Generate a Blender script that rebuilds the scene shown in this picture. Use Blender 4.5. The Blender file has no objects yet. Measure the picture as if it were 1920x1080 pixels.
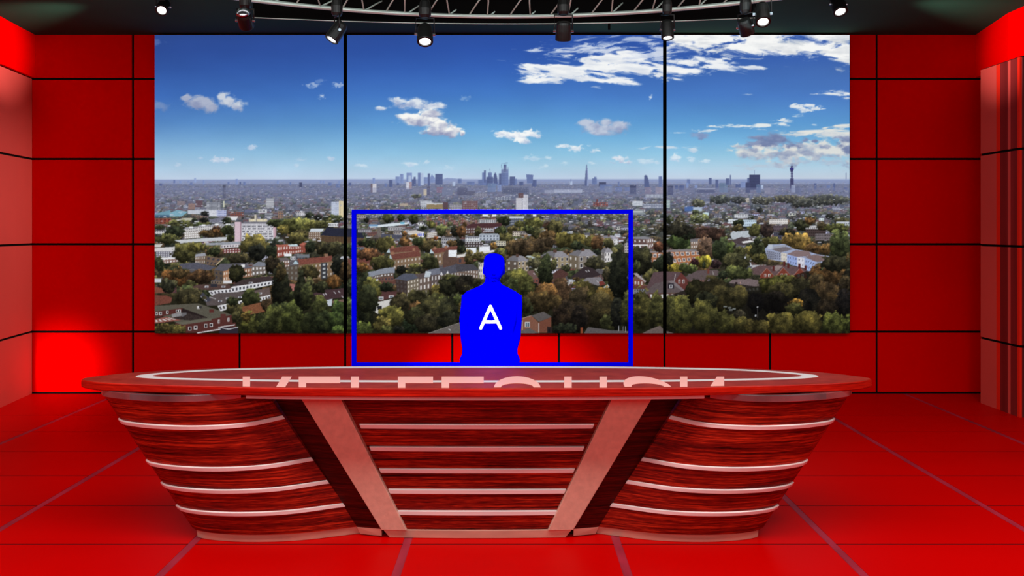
import bpy, bmesh, math, random
import numpy as np
from mathutils import Vector, Matrix

# ---------------------------------------------------------------- camera, world, lights
C = bpy.context.scene
COL = bpy.context.collection
F, HOR, CX, CAMZ = 1500.0, 430.0, 960.0, 1.7      # focal length in pixels, eye level row, eye height
YW = 8.28                                          # distance of the back wall
def wx(px, Y): return (px - CX) / F * Y
def wz(py, Y): return CAMZ - (py - HOR) / F * Y

cd = bpy.data.cameras.new('camera'); cam = bpy.data.objects.new('camera', cd); COL.objects.link(cam)
cam.location = (0, 0, CAMZ); cam.rotation_euler = (math.pi / 2, 0, 0)
cd.sensor_width = 36; cd.lens = F / 1920 * 36; cd.shift_y = (HOR - 540) / 1920
C.camera = cam
vs = C.view_settings
vs.view_transform = 'Standard'; vs.look = 'None'; vs.exposure = 0; vs.gamma = 1; vs.use_curve_mapping = False
C.display_settings.display_device = 'sRGB'

w = bpy.data.worlds.new('world'); C.world = w; w.use_nodes = True
bg = w.node_tree.nodes['Background']; bg.inputs[0].default_value = (.95, .90, .90, 1); bg.inputs[1].default_value = .13

def aim(o, target):
    d = Vector(target) - o.location
    o.rotation_euler = d.to_track_quat('-Z', 'Y').to_euler()
def area_light(name, loc, target, sx, sy, power, col=(1, .97, .94)):
    l = bpy.data.lights.new(name, 'AREA'); l.shape = 'RECTANGLE'; l.size = sx; l.size_y = sy; l.energy = power; l.color = col
    o = bpy.data.objects.new(name, l); COL.objects.link(o); o.location = loc; aim(o, target); return o
def spot_light(name, loc, target, power, angle, blend=.4, radius=.05, col=(1, .96, .92)):
    l = bpy.data.lights.new(name, 'SPOT'); l.energy = power; l.spot_size = math.radians(angle); l.spot_blend = blend; l.shadow_soft_size = radius; l.color = col
    o = bpy.data.objects.new(name, l); COL.objects.link(o); o.location = loc; aim(o, target); return o

area_light('studio_softbox_light', (-.2, 2.45, 3.6), (-.2, 2.7, 0), 8.0, .6, 255)
area_light('added_front_fill', (-.4, -1.2, 3.0), (-.2, 6.5, 1.2), 4.5, 1.4, 66)  # unseen fill added behind the camera to light wall and desk evenly
area_light('added_wall_fill', (-.2, 5.3, 3.66), (-.2, 8.28, 1.9), 9.0, .25, 14)  # out-of-view fill added only to lift the back wall
area_light('added_ceiling_fill', (-.2, 5.45, 3.22), (-.2, 6.5, 3.72), 8.4, .3, 9, (.72, .98, 1))  # cool fill added out of view to offset the red tint overhead
spot_light('added_figure_fill', (-.3, 2.6, 3.5), (-.15, 5.9, 1.12), 1400, 24, .6)  # unseen spot added so the blue figure and frame render flat and saturated
spot_light('corner_tile_light', (-4.3, 2.0, .36), (-4.66, 8.28, .26), 3900, 9.0, 1.0, .28)
spot_light('left_fascia_light', (-3.03, 6.80, 3.44), (-4.90, 7.6, 3.46), 250, 34, .9, .03)
spot_light('right_fascia_light', (2.86, 6.80, 3.44), (4.72, 7.45, 3.46), 165, 40, .9, .03)
spot_light('unseen_left_wall_fill', (-1.8, 8.02, 3.45), (-4.88, 7.72, 1.25), 250, 62, 1.0, .05)  # hidden spot with no fixture, added to brighten the left panels
spot_light('added_floor_fill', (3.0, 3.0, 3.6), (3.3, 5.3, 0), 190, 74, .9, .2)  # unseen spot added to lift the floor on the right
spot_light('added_floor_fill', (-3.4, 3.0, 3.6), (-3.5, 5.2, 0), 70, 70, .9, .2)  # weaker unseen spot added for the left floor
# ---------------------------------------------------------------- helpers
def lin(r, g, b):
    def f(c):
        c /= 255.0
        return c / 12.92 if c <= .04045 else ((c + .055) / 1.055) ** 2.4
    return (f(r), f(g), f(b), 1)
MATS = {}
def mat(name, col, rough=.5, metal=0.0, spec=.5, noise=None, bump=None, emit=None, coat=0.0):
    m = bpy.data.materials.new(name); m.use_nodes = True; MATS[name] = m
    nt = m.node_tree; b = nt.nodes['Principled BSDF']
    b.inputs['Base Color'].default_value = col; b.inputs['Roughness'].default_value = rough
    b.inputs['Metallic'].default_value = metal; b.inputs['Specular IOR Level'].default_value = spec
    b.inputs['Coat Weight'].default_value = coat
    if emit:
        b.inputs['Emission Color'].default_value = emit[0]; b.inputs['Emission Strength'].default_value = emit[1]
    if noise or bump:
        tc = nt.nodes.new('ShaderNodeTexCoord'); mp = nt.nodes.new('ShaderNodeMapping')
        nt.links.new(tc.outputs['Object'], mp.inputs['Vector'])
    if noise:      # (scale xyz, amount)
        mp.inputs['Scale'].default_value = noise[0]
        n = nt.nodes.new('ShaderNodeTexNoise'); n.inputs['Scale'].default_value = 1; n.inputs['Detail'].default_value = 3
        nt.links.new(mp.outputs[0], n.inputs['Vector'])
        r = nt.nodes.new('ShaderNodeValToRGB')
        a = noise[1]
        r.color_ramp.elements[0].position = .3; r.color_ramp.elements[1].position = .7
        r.color_ramp.elements[0].color = tuple(c * (1 - a) for c in col[:3]) + (1,)
        r.color_ramp.elements[1].color = tuple(min(1, c * (1 + a)) for c in col[:3]) + (1,)
        nt.links.new(n.outputs['Fac'], r.inputs['Fac']); nt.links.new(r.outputs[0], b.inputs['Base Color'])
    if bump:       # (scale, strength)
        n2 = nt.nodes.new('ShaderNodeTexNoise'); n2.inputs['Scale'].default_value = bump[0]; n2.inputs['Detail'].default_value = 3
        nt.links.new(tc.outputs['Object'], n2.inputs['Vector'])
        bn = nt.nodes.new('ShaderNodeBump'); bn.inputs['Strength'].default_value = bump[1]; bn.inputs['Distance'].default_value = .01
        nt.links.new(n2.outputs['Fac'], bn.inputs['Height']); nt.links.new(bn.outputs[0], b.inputs['Normal'])
    return m
def wood_mat(name, dark, mid, light, rough=.35, spec=.35, scale=1.0):
    m = bpy.data.materials.new(name); m.use_nodes = True; MATS[name] = m
    nt = m.node_tree; b = nt.nodes['Principled BSDF']; b.inputs['Roughness'].default_value = rough; b.inputs['Specular IOR Level'].default_value = spec
    tc = nt.nodes.new('ShaderNodeTexCoord')
    def ns(sc, det):
        mp = nt.nodes.new('ShaderNodeMapping'); mp.inputs['Scale'].default_value = sc
        nt.links.new(tc.outputs['Object'], mp.inputs['Vector'])
        n = nt.nodes.new('ShaderNodeTexNoise'); n.inputs['Scale'].default_value = 1; n.inputs['Detail'].default_value = det; n.inputs['Roughness'].default_value = .65
        nt.links.new(mp.outputs[0], n.inputs['Vector']); return n
    a = ns((1.5 * scale, 3, 90 * scale), 5); c = ns((12 * scale, 12, 260 * scale), 2); e = ns((.8, 2, 26 * scale), 2)
    m1 = nt.nodes.new('ShaderNodeMath'); m1.operation = 'MULTIPLY_ADD'; m1.inputs[1].default_value = .45
    nt.links.new(a.outputs['Fac'], m1.inputs[0])
    m2 = nt.nodes.new('ShaderNodeMath'); m2.operation = 'MULTIPLY'; m2.inputs[1].default_value = .30; nt.links.new(c.outputs['Fac'], m2.inputs[0])
    m3 = nt.nodes.new('ShaderNodeMath'); m3.operation = 'MULTIPLY_ADD'; m3.inputs[1].default_value = .25; nt.links.new(e.outputs['Fac'], m3.inputs[0]); nt.links.new(m2.outputs[0], m3.inputs[2])
    nt.links.new(m3.outputs[0], m1.inputs[2])
    r = nt.nodes.new('ShaderNodeValToRGB'); el = r.color_ramp.elements
    el[0].position = .38; el[0].color = dark; el[1].position = .64; el[1].color = light
    q = el.new(.5); q.color = mid
    nt.links.new(m1.outputs[0], r.inputs['Fac']); nt.links.new(r.outputs[0], b.inputs['Base Color'])
    return m

def link(name, me, mats, parent=None, smooth=False):
    o = bpy.data.objects.new(name, me); COL.objects.link(o)
    for m in (mats if isinstance(mats, (list, tuple)) else [mats]): me.materials.append(m)
    if parent: o.parent = parent
    if smooth:
        for p in me.polygons: p.use_smooth = True
    return o
def obj(name, bm, mats, parent=None, smooth=False, bevel=0.0, seg=2, recalc=True):
    if recalc: bmesh.ops.recalc_face_normals(bm, faces=bm.faces[:])
    me = bpy.data.meshes.new(name); bm.to_mesh(me); bm.free()
    o = link(name, me, mats, parent, smooth)
    if bevel:
        b = o.modifiers.new('bevel', 'BEVEL'); b.width = bevel; b.segments = seg; b.limit_method = 'ANGLE'; b.angle_limit = math.radians(40)
    return o
def add_box(bm, x0, x1, y0, y1, z0, z1, mi=0):
    v = [bm.verts.new(p) for p in ((x0, y0, z0), (x1, y0, z0), (x1, y1, z0), (x0, y1, z0), (x0, y0, z1), (x1, y0, z1), (x1, y1, z1), (x0, y1, z1))]
    for q in ((0, 3, 2, 1), (4, 5, 6, 7), (0, 1, 5, 4), (1, 2, 6, 5), (2, 3, 7, 6), (3, 0, 4, 7)):
        f = bm.faces.new([v[i] for i in q]); f.material_index = mi
def add_tube(bm, pts, r, n=10, caps=True, up=(0, 0, 1)):
    """round bar along points; r a number or a list"""
    pts = [Vector(p) for p in pts]; rings = []
    for i, p in enumerate(pts):
        d = (pts[min(i + 1, len(pts) - 1)] - pts[max(i - 1, 0)]).normalized()
        u = Vector(up)
        if abs(d.dot(u)) > .95: u = Vector((1, 0, 0))
        a = d.cross(u).normalized(); b = a.cross(d).normalized()
        rr = r[i] if isinstance(r, (list, tuple)) else r
        rings.append([bm.verts.new(p + a * rr * math.cos(2 * math.pi * k / n) + b * rr * math.sin(2 * math.pi * k / n)) for k in range(n)])
    for i in range(len(rings) - 1):
        for k in range(n): bm.faces.new((rings[i][k], rings[i][(k + 1) % n], rings[i + 1][(k + 1) % n], rings[i + 1][k]))
    if caps: bm.faces.new(rings[0][::-1]); bm.faces.new(rings[-1])
def add_lathe(bm, prof, M=None, n=24, cap=True):
    """profile [(r, z)] turned round local z, moved by matrix M"""
    rings = []
    for r, z in prof:
        rings.append([bm.verts.new((r * math.cos(2 * math.pi * k / n), r * math.sin(2 * math.pi * k / n), z)) for k in range(n)])
    for i in range(len(rings) - 1):
        for k in range(n): bm.faces.new((rings[i][k], rings[i][(k + 1) % n], rings[i + 1][(k + 1) % n], rings[i + 1][k]))
    if cap: bm.faces.new(rings[0][::-1]); bm.faces.new(rings[-1])
    if M is not None: bmesh.ops.transform(bm, matrix=M, verts=[v for rg in rings for v in rg])
def add_prism(bm, outline, z0, z1):
    a = [bm.verts.new((x, y, z0)) for x, y in outline]; b = [bm.verts.new((x, y, z1)) for x, y in outline]
    n = len(a)
    bm.faces.new(a[::-1]); bm.faces.new(b)
    for i in range(n): bm.faces.new((a[i], a[(i + 1) % n], b[(i + 1) % n], b[i]))
def add_loft(bm, top, bot, back=.25, nt=2):
    """leaning slab: top and bottom rows of points, pushed back in y to give it a body"""
    n = len(top); rows = []
    for k in range(nt):
        t = k / (nt - 1)
        rows.append([Vector(top[i]).lerp(Vector(bot[i]), t) for i in range(n)])
    fr = [[bm.verts.new(p) for p in row] for row in rows]
    bk = [[bm.verts.new(p + Vector((0, back, 0))) for p in row] for row in rows]
    for k in range(nt - 1):
        for i in range(n - 1):
            bm.faces.new((fr[k][i], fr[k + 1][i], fr[k + 1][i + 1], fr[k][i + 1]))
            bm.faces.new((bk[k][i], bk[k][i + 1], bk[k + 1][i + 1], bk[k + 1][i]))
        for i in (0, n - 1): bm.faces.new((fr[k][i], bk[k][i], bk[k + 1][i], fr[k + 1][i]))
    for k in (0, nt - 1):
        for i in range(n - 1): bm.faces.new((fr[k][i], fr[k][i + 1], bk[k][i + 1], bk[k][i]))
def spline(pts, n):
    """Catmull-Rom through points, n samples per span"""
    out = []; P = [Vector(p) for p in pts]
    for i in range(len(P) - 1):
        a = P[i - 1] if i else P[0] * 2 - P[1]; b, c = P[i], P[i + 1]; d = P[i + 2] if i + 2 < len(P) else P[-1] * 2 - P[-2]
        for k in range(n):
            t = k / n
            out.append(.5 * ((2 * b) + (c - a) * t + (2 * a - 5 * b + 4 * c - d) * t * t + (3 * b - a - 3 * c + d) * t ** 3))
    out.append(P[-1]); return out
def tag(o, label=None, cat=None, group=None, kind=None):
    if label: o['label'] = label
    if cat: o['category'] = cat
    if group: o['group'] = group
    if kind: o['kind'] = kind
    return o
def thing(name, label, cat, loc=(0, 0, 0), group=None):
    o = bpy.data.objects.new(name, None); COL.objects.link(o); o.location = loc; o.empty_display_size = .1
    return tag(o, label, cat, group)

# ---------------------------------------------------------------- materials
M_wall = mat('red_wall_panel', (.64, .0, .0, 1), .9, 0, .0, noise=((1.2, 1.2, 1.2), .05))
M_gap = mat('black_joint', (.002, .002, .002, 1), .9, 0, .1)
M_pink = mat('frosted_red_panel', lin(206, 74, 66), .4, 0, .15, noise=((1.5, 1.5, .8), .06))
M_pinkdark = mat('smoked_red_panel', lin(120, 34, 34), .25, 0, .35, noise=((9, 9, .4), .25))
M_strip = mat('bright_red_edge', (.75, .02, .008, 1), .3, 0, .3)
M_grey = mat('dark_glass_panel', lin(78, 40, 42), .25, 0, .4, noise=((9, 9, .4), .2))
M_fascia = mat('fascia_red', (.8, .0, .0, 1), .8, 0, .0)
M_floor = mat('red_floor_tile', (.50, .0, .0, 1), .4, 0, .05, noise=((.7, 1.1, 1), .07))
M_seam = mat('floor_seam', lin(150, 34, 52), .45, 0, .3, noise=((7, 3, 1), .3))
M_joint = mat('dark_red_joint', lin(84, 6, 12), .6, 0, .1)
M_ceil = mat('charcoal_ceiling', lin(46, 86, 68), .95, 0, .1, noise=((.6, .6, .6), .15))
M_black = mat('black_metal', (.006, .006, .006, 1), .4, .0, .4, bump=(40, .1))
M_bezel = mat('black_bezel', (.001, .001, .001, 1), 1, 0, 0)
M_alu = mat('polished_tube', lin(210, 232, 224), .3, .3, .5, noise=((3, 3, 3), .12))
M_lens = mat('lamp_lens', (1, 1, 1, 1), .2, 0, .5, emit=((1, .97, .92, 1), 5.0))
M_refl = mat('silver_reflector', lin(190, 195, 205), .22, 1.0, .5, noise=((60, 60, 60), .4))
M_blue = mat('pure_blue', (0, 0, 1, 1), .9, 0, 0, noise=((2, 2, 2), .01))
M_white = mat('white_letter', (.9, .9, .9, 1), .8, 0, .1)
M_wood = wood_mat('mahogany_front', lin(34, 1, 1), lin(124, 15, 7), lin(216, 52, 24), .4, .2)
M_edge = wood_mat('mahogany_edge', lin(110, 5, 1), lin(164, 14, 4), lin(206, 34, 12), .4, .15)
M_top = wood_mat('mahogany_top', lin(122, 30, 20), lin(144, 41, 29), lin(164, 56, 42), .5, .08)
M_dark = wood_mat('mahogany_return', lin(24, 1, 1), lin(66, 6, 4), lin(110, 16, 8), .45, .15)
M_trim = mat('rose_metal_trim', lin(246, 226, 224), .34, .3, .5, noise=((2.2, 2, 40), .12))
M_chrome = mat('chrome_band', lin(186, 160, 166), .16, .9, .5, noise=((5, 3, 2), .35))
M_strut = mat('brushed_copper', lin(226, 182, 162), .42, .3, .5, noise=((30, 30, 30), .08), bump=(160, .06))
M_plinth = mat('tan_metal_plinth', lin(216, 172, 152), .4, .25, .5, noise=((4, 3, 12), .14))
M_inlay = mat('pale_inlay', lin(214, 206, 204), .4, .0, .2)
M_letter_reflection = mat('pink_letter_reflection', lin(238, 172, 162), .5, 0, .1)  # pale colour stands in for a reflection in the desk top
# picture material: the colour of every screen point is stored on the panel itself
M_screen = bpy.data.materials.new('lit_display'); M_screen.use_nodes = True
_nt = M_screen.node_tree; _nt.nodes.clear()
_o = _nt.nodes.new('ShaderNodeOutputMaterial'); _e = _nt.nodes.new('ShaderNodeEmission'); _a = _nt.nodes.new('ShaderNodeAttribute'); _a.attribute_name = 'picture'
_nt.links.new(_a.outputs['Color'], _e.inputs['Color']); _nt.links.new(_e.outputs[0], _o.inputs['Surface']); M_screen.cycles.emission_sampling = 'NONE'
# ---- picture shown on the video wall: painted in code, one colour per screen point ----
SX0, SX1, SY0, SY1 = 290.0, 1593.0, 65.0, 625.0
class Picture:
    SS = 2
    def __init__(s):
        s.W = int((SX1 - SX0) * s.SS); s.H = int((SY1 - SY0) * s.SS)
        s.im = np.zeros((s.H, s.W, 3), np.float32)
        s.rng = np.random.RandomState(11)
        s.tab = np.random.RandomState(5).rand(256, 256).astype(np.float32)
    def noise(s, X, Y, o=0):
        X = X + o * 37.3; Y = Y + o * 17.7
        xi = np.floor(X).astype(np.int64); yi = np.floor(Y).astype(np.int64)
        fx = X - xi; fy = Y - yi
        fx = fx * fx * (3 - 2 * fx); fy = fy * fy * (3 - 2 * fy)
        x0 = xi & 255; x1 = (xi + 1) & 255; y0 = yi & 255; y1 = (yi + 1) & 255
        t = s.tab
        return (t[y0, x0] * (1 - fx) + t[y0, x1] * fx) * (1 - fy) + (t[y1, x0] * (1 - fx) + t[y1, x1] * fx) * fy
    def fbm(s, X, Y, o=0, n=4, g=.5):
        a = 1.0; t = 0; w = 0
        for k in range(n):
            t = t + a * s.noise(X, Y, o + k); w += a
            X = X * 2.03; Y = Y * 2.03; a *= g
        return t / w
    def box(s, x0, y0, x1, y1):
        a = max(0, int((x0 - SX0) * s.SS)); b = min(s.W, int(math.ceil((x1 - SX0) * s.SS)) + 1)
        c = max(0, int((y0 - SY0) * s.SS)); d = min(s.H, int(math.ceil((y1 - SY0) * s.SS)) + 1)
        if b <= a or d <= c: return None
        X, Y = np.meshgrid((np.arange(a, b) + .5) / s.SS + SX0, (np.arange(c, d) + .5) / s.SS + SY0)
        return a, b, c, d, X, Y
    def mix(s, bx, m, col):
        a, b, c, d = bx[:4]
        r = s.im[c:d, a:b]
        m = m[..., None]
        col = np.asarray(col, np.float32)
        r += (col - r) * m
    def poly(s, pts, col, al=1.0, tex=0.0):
        xs = [p[0] for p in pts]; ys = [p[1] for p in pts]
        bx = s.box(min(xs), min(ys), max(xs), max(ys))
        if bx is None: return
        X, Y = bx[4], bx[5]
        ins = np.zeros(X.shape, bool)
        n = len(pts)
        for i in range(n):
            xa, ya = pts[i]; xb, yb = pts[(i + 1) % n]
            if ya == yb: continue
            cond = ((ya > Y) != (yb > Y)) & (X < (xb - xa) * (Y - ya) / (yb - ya) + xa)
            ins ^= cond
        c = np.asarray(col, np.float32)
        if tex:
            k = 1 + tex * (s.fbm(X * .9, Y * .9, 3, 2) - .5) * 2
            c = c * k[..., None]
        s.mix(bx, ins.astype(np.float32) * al, c)
    def rect(s, x0, y0, x1, y1, col, al=1.0, tex=0.0):
        s.poly([(x0, y0), (x1, y0), (x1, y1), (x0, y1)], col, al, tex)
    def line(s, x0, y0, x1, y1, w, col, al=1.0):
        dx = x1 - x0; dy = y1 - y0; l = math.hypot(dx, dy) or 1
        ox = -dy / l * w / 2; oy = dx / l * w / 2
        s.poly([(x0 + ox, y0 + oy), (x1 + ox, y1 + oy), (x1 - ox, y1 - oy), (x0 - ox, y0 - oy)], col, al)
    def wall(s, a, b, c, d, col, nx=0, ny=0, win=(60, 60, 70), fx=.45, fy=.5, trim=None, tex=.12):
        """quad a,b (top left, top right) c,d (bottom right, bottom left) with nx*ny windows"""
        s.poly([a, b, c, d], col, 1, tex)
        def P(u, v):
            x = (a[0] * (1 - u) + b[0] * u) * (1 - v) + (d[0] * (1 - u) + c[0] * u) * v
            y = (a[1] * (1 - u) + b[1] * u) * (1 - v) + (d[1] * (1 - u) + c[1] * u) * v
            return x, y
        for j in range(ny):
            for i in range(nx):
                u = (i + .5) / nx; v = (j + .5) / ny
                hu = fx / nx / 2; hv = fy / ny / 2
                if trim is not None:
                    gu = hu * 1.35; gv = hv * 1.3
                    s.poly([P(u - gu, v - gv), P(u + gu, v - gv), P(u + gu, v + gv), P(u - gu, v + gv)], trim)
                s.poly([P(u - hu, v - hv), P(u + hu, v - hv), P(u + hu, v + hv), P(u - hu, v + hv)], win)
    def tree(s, x, y, w, h, col, pointed=0.0, o=None, bright=1.0):
        """crown with centre x,y"""
        o = s.rng.randint(1, 200) if o is None else o
        bx = s.box(x - w * .68, y - h * .68, x + w * .68, y + h * .62)
        if bx is None: return
        X, Y = bx[4], bx[5]
        nx = (X - x) / (w / 2); ny = (Y - y) / (h / 2)
        if pointed:
            prof = np.clip(.28 + .72 * np.clip((ny + 1) / 1.5, 0, 1) ** .8, .1, 1)
            nx = nx / (1 - pointed + pointed * prof)
        L = max(2.2, min(w, h) * .22)
        big = s.fbm(X / L, Y / L, o, 3)
        leaf = s.fbm(X / 1.7, Y / 1.5, o + 5, 2)
        r = np.sqrt(nx * nx + ny * ny)
        e = 1.0 + (big - .5) * .75 + (leaf - .5) * .18 - r
        m = np.clip(e * min(w, h) * .35 + .4, 0, 1)
        lx = (X - x) / (w / 2)
        sh = .64 - .34 * np.clip(ny, -1, 1) + .08 * np.clip(lx, -1, 1) - .20 * np.clip(r - .55, 0, 1) * (ny > -.2)
        sh = sh * (1 + (big - .5) * 1.5) * (1 + (leaf - .5) * .85)
        c = np.asarray(col, np.float32); c = c * .76 + c.mean() * .22 + np.array([1, 1, 4], np.float32)
        bright = bright * (1.06 + .25 * math.exp(-max(0, y - 380) / 60.0))
        cc = c * (np.clip(sh, .12, 1.7) * bright)[..., None]
        warm = np.clip((big - .52) * 2.2, 0, 1)[..., None]
        cc = cc * (1 + warm * np.array([.16, .10, -.10], np.float32))
        s.mix(bx, m, cc)
    def cloud(s, ell, hi, lo, o=1, amp=.55, sc=(22, 14), soft=3.0, al=1.0, streak=0.0, split=.15):
        x0 = min(e[0] - e[2] * 1.6 for e in ell) - 4; x1 = max(e[0] + e[2] * 1.6 for e in ell) + 4
        y0 = min(e[1] - e[3] * 1.6 for e in ell) - 4; y1 = max(e[1] + e[3] * 1.6 for e in ell) + 4
        bx = s.box(x0, y0, x1, y1)
        if bx is None: return
        X, Y = bx[4], bx[5]
        Xs = X; Ys = Y + streak * X
        f = np.full(X.shape, -9.0, np.float32); vy = np.zeros(X.shape, np.float32)
        for e in ell:
            r = np.sqrt(((X - e[0]) / e[2]) ** 2 + ((Y - e[1]) / e[3]) ** 2)
            v = 1 - r
            up = v > f
            vy = np.where(up, (Y - e[1]) / e[3], vy); f = np.maximum(f, v)
        wx = (s.fbm(Xs / sc[0] * .8, Ys / sc[1] * .8, o + 21, 3) - .5) * 1.5; n = s.fbm(Xs / sc[0] + wx, Ys / sc[1] + wx, o, 6, .62)
        m = np.clip((np.clip(f, -2, .75) * .85 + .04 + (n - .5) * 4.4 * amp) * soft * .62, 0, 1)
        m = m * m * (3 - 2 * m)
        n2 = s.fbm(Xs / sc[0] * 1.3 + 7, Ys / sc[1] * 1.3 - .35, o + 9, 4)
        t = np.clip(.5 - vy * .45 + (n2 - .5) * 1.8 + split, 0, 1)[..., None]
        cc = np.asarray(lo, np.float32) * (1 - t) + np.asarray(hi, np.float32) * t
        s.mix(bx, m * al, cc)

def paint_picture():
    p = Picture(); R = p.rng
    bx = p.box(SX0, SY0, SX1, SY1)
    X, Y = bx[4], bx[5]
    # --- sky
    ys = [60, 95, 130, 180, 230, 262, 290, 315, 336]
    Lc = [(42, 72, 146), (43, 76, 154), (47, 86, 166), (58, 106, 186), (82, 134, 198), (112, 162, 210), (142, 186, 220), (170, 202, 228), (190, 208, 230)]
    Mc = [(40, 76, 164), (43, 84, 174), (50, 98, 188), (66, 124, 204), (92, 158, 216), (116, 180, 224), (140, 196, 228), (170, 208, 232), (190, 208, 232)]
    Rc = [(44, 84, 172), (52, 92, 176), (64, 106, 180), (72, 122, 198), (88, 152, 212), (112, 176, 222), (146, 198, 226), (176, 206, 226), (192, 204, 220)]
    tx = (X - SX0) / (SX1 - SX0)
    for ch in range(3):
        l = np.interp(Y, ys, [c[ch] for c in Lc]); m = np.interp(Y, ys, [c[ch] for c in Mc]); r = np.interp(Y, ys, [c[ch] for c in Rc])
        a = np.clip(tx * 2, 0, 1); b = np.clip(tx * 2 - 1, 0, 1)
        p.im[..., ch] = np.where(tx < .5, l * (1 - a) + m * a, m * (1 - b) + r * b)
    p.im *= (1 + (p.fbm(X / 90, Y / 40, 60, 3) - .5) * .06)[..., None]
    W = (246, 247, 246); G = (150, 160, 190); S = (206, 212, 224)
    # --- left clouds
    p.cloud([(372, 194, 36, 15), (350, 184, 13, 10), (396, 202, 20, 13)], (178, 184, 204), (142, 150, 184), 21, .26, (20, 13), 3.2, .92)
    p.cloud([(430, 190, 24, 17), (444, 198, 18, 13), (416, 182, 11, 10)], (206, 212, 222), (150, 162, 196), 22, .24, (18, 12), 3.6, .95, split=.3)
    p.cloud([(294, 198, 24, 10)], (128, 150, 194), (112, 136, 186), 23, .4, (16, 9), 2.5, .7)
    p.cloud([(296, 78, 14, 12)], (96, 124, 184), (90, 116, 180), 24, .5, (14, 9), 2.2, .6)
    for (cx, cy, rx, ry, q) in [(587, 160, 13, 5, .6), (630, 159, 13, 5, .65), (604, 182, 7, 5, .8), (600, 152, 10, 5, .25), (472, 276, 11, 5, .75), (408, 298, 12, 6, .85), (430, 300, 12, 6, .85), (376, 296, 7, 4, .5), (334, 310, 8, 4, .4), (620, 297, 7, 4, .7), (563, 300, 10, 4, .35), (556, 311, 5, 4, .4)]:
        p.cloud([(cx, cy, rx, ry)], (214, 222, 236), (176, 196, 226), int(cx), .5, (9, 5), 2.6, q)
    # --- centre clouds
    p.cloud([(778, 194, 46, 13), (752, 190, 24, 11), (812, 200, 28, 9), (712, 203, 12, 5)], (226, 232, 238), (150, 166, 204), 31, .30, (17, 9), 3.0, .96, split=.25)
    p.cloud([(790, 226, 46, 15), (824, 238, 36, 17), (760, 220, 22, 10), (846, 246, 22, 13), (806, 214, 26, 10), (866, 250, 6, 6)], (250, 249, 244), (146, 152, 186), 32, .26, (18, 11), 3.6, .98, split=.2)
    p.cloud([(872, 184, 9, 6)], (160, 190, 224), (150, 182, 220), 33, .5, (9, 6), 2.4, .5)
    p.cloud([(966, 254, 48, 11), (940, 250, 20, 8), (1002, 250, 16, 10), (976, 262, 26, 8), (1010, 254, 9, 8)], (248, 249, 248), (176, 192, 220), 34, .45, (14, 9), 3.2, .97, split=.4)
    p.cloud([(1126, 240, 54, 14), (1098, 232, 22, 10), (1134, 232, 20, 9), (1160, 236, 22, 11), (1126, 248, 34, 9)], (190, 200, 220), (140, 152, 190), 35, .24, (18, 12), 3.0, .96, split=.1)
    p.cloud([(1080, 278, 30, 7), (1056, 274, 14, 4), (1116, 282, 12, 6)], (240, 244, 246), (190, 206, 228), 36, .5, (12, 7), 2.8, .9, split=.3)
    p.cloud([(1162, 299, 16, 7), (1178, 304, 10, 4)], (226, 232, 240), (170, 186, 216), 37, .4, (9, 6), 2.8, .95)
    p.cloud([(1220, 182, 4, 5)], W, S, 38, .5, (5, 4), 2.6, .8)
    for (cx, cy, rx, ry, q) in [(1002, 296, 22, 6, .45), (1030, 296, 12, 4, .5), (770, 308, 20, 5, .6), (680, 310, 14, 4, .5), (800, 303, 8, 4, .5), (1056, 306, 10, 4, .45), (1108, 306, 8, 4, .5), (1210, 302, 20, 6, .5), (1230, 306, 10, 4, .5), (1020, 313, 10, 4, .4), (840, 315, 14, 4, .3), (1267, 296, 10, 8, .75), (1296, 300, 9, 6, .6), (1322, 303, 10, 4, .6)]:
        p.cloud([(cx, cy, rx, ry)], (230, 238, 244), (198, 212, 234), int(cx), .5, (9, 5), 2.4, q)
    # --- big bright cloud bank, top right
    p.cloud([(1090, 132, 128, 17), (1140, 112, 100, 20), (1060, 142, 92, 15), (1190, 128, 130, 20), (990, 150, 34, 8), (1010, 128, 50, 10), (1150, 152, 56, 10)], W, (206, 214, 228), 41, .55, (40, 9), 3.0, .98, -.06, .38)
    p.cloud([(1180, 92, 90, 15), (1110, 92, 70, 9), (1060, 95, 70, 6), (1220, 104, 60, 14)], (226, 232, 242), (170, 186, 220), 42, .75, (30, 6), 2.0, .85, .12, .35)
    p.cloud([(1190, 74, 110, 7), (1130, 70, 60, 4)], (214, 222, 238), (160, 178, 218), 43, .7, (34, 6), 1.9, .75, .1, .3)
    p.cloud([(1300, 118, 70, 12), (1350, 126, 70, 9), (1290, 132, 60, 9), (1410, 126, 36, 5)], W, (204, 212, 228), 44, .6, (34, 7), 2.6, .95, -.1, .38)
    p.cloud([(1330, 84, 70, 18), (1420, 84, 100, 24), (1520, 88, 100, 27), (1580, 98, 60, 24), (1300, 72, 70, 10), (1400, 66, 160, 22), (1560, 66, 90, 24)], (250, 250, 247), (206, 210, 216), 45, .42, (36, 10), 3.2, .98, -.04, .36)
    p.cloud([(1560, 72, 70, 9), (1480, 78, 40, 6), (1590, 78, 30, 8)], (190, 198, 208), (176, 186, 200), 46, .7, (30, 7), 1.5, .6, .1)
    # --- right wisps
    p.cloud([(1566, 175, 38, 5), (1588, 185, 14, 3)], (240, 240, 238), (214, 222, 230), 51, .55, (26, 4), 2.8, .95)
    p.cloud([(1502, 200, 28, 5), (1510, 206, 16, 6), (1526, 204, 14, 3)], (238, 240, 238), (206, 216, 230), 52, .6, (14, 5), 2.8, .92, .1)
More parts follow.
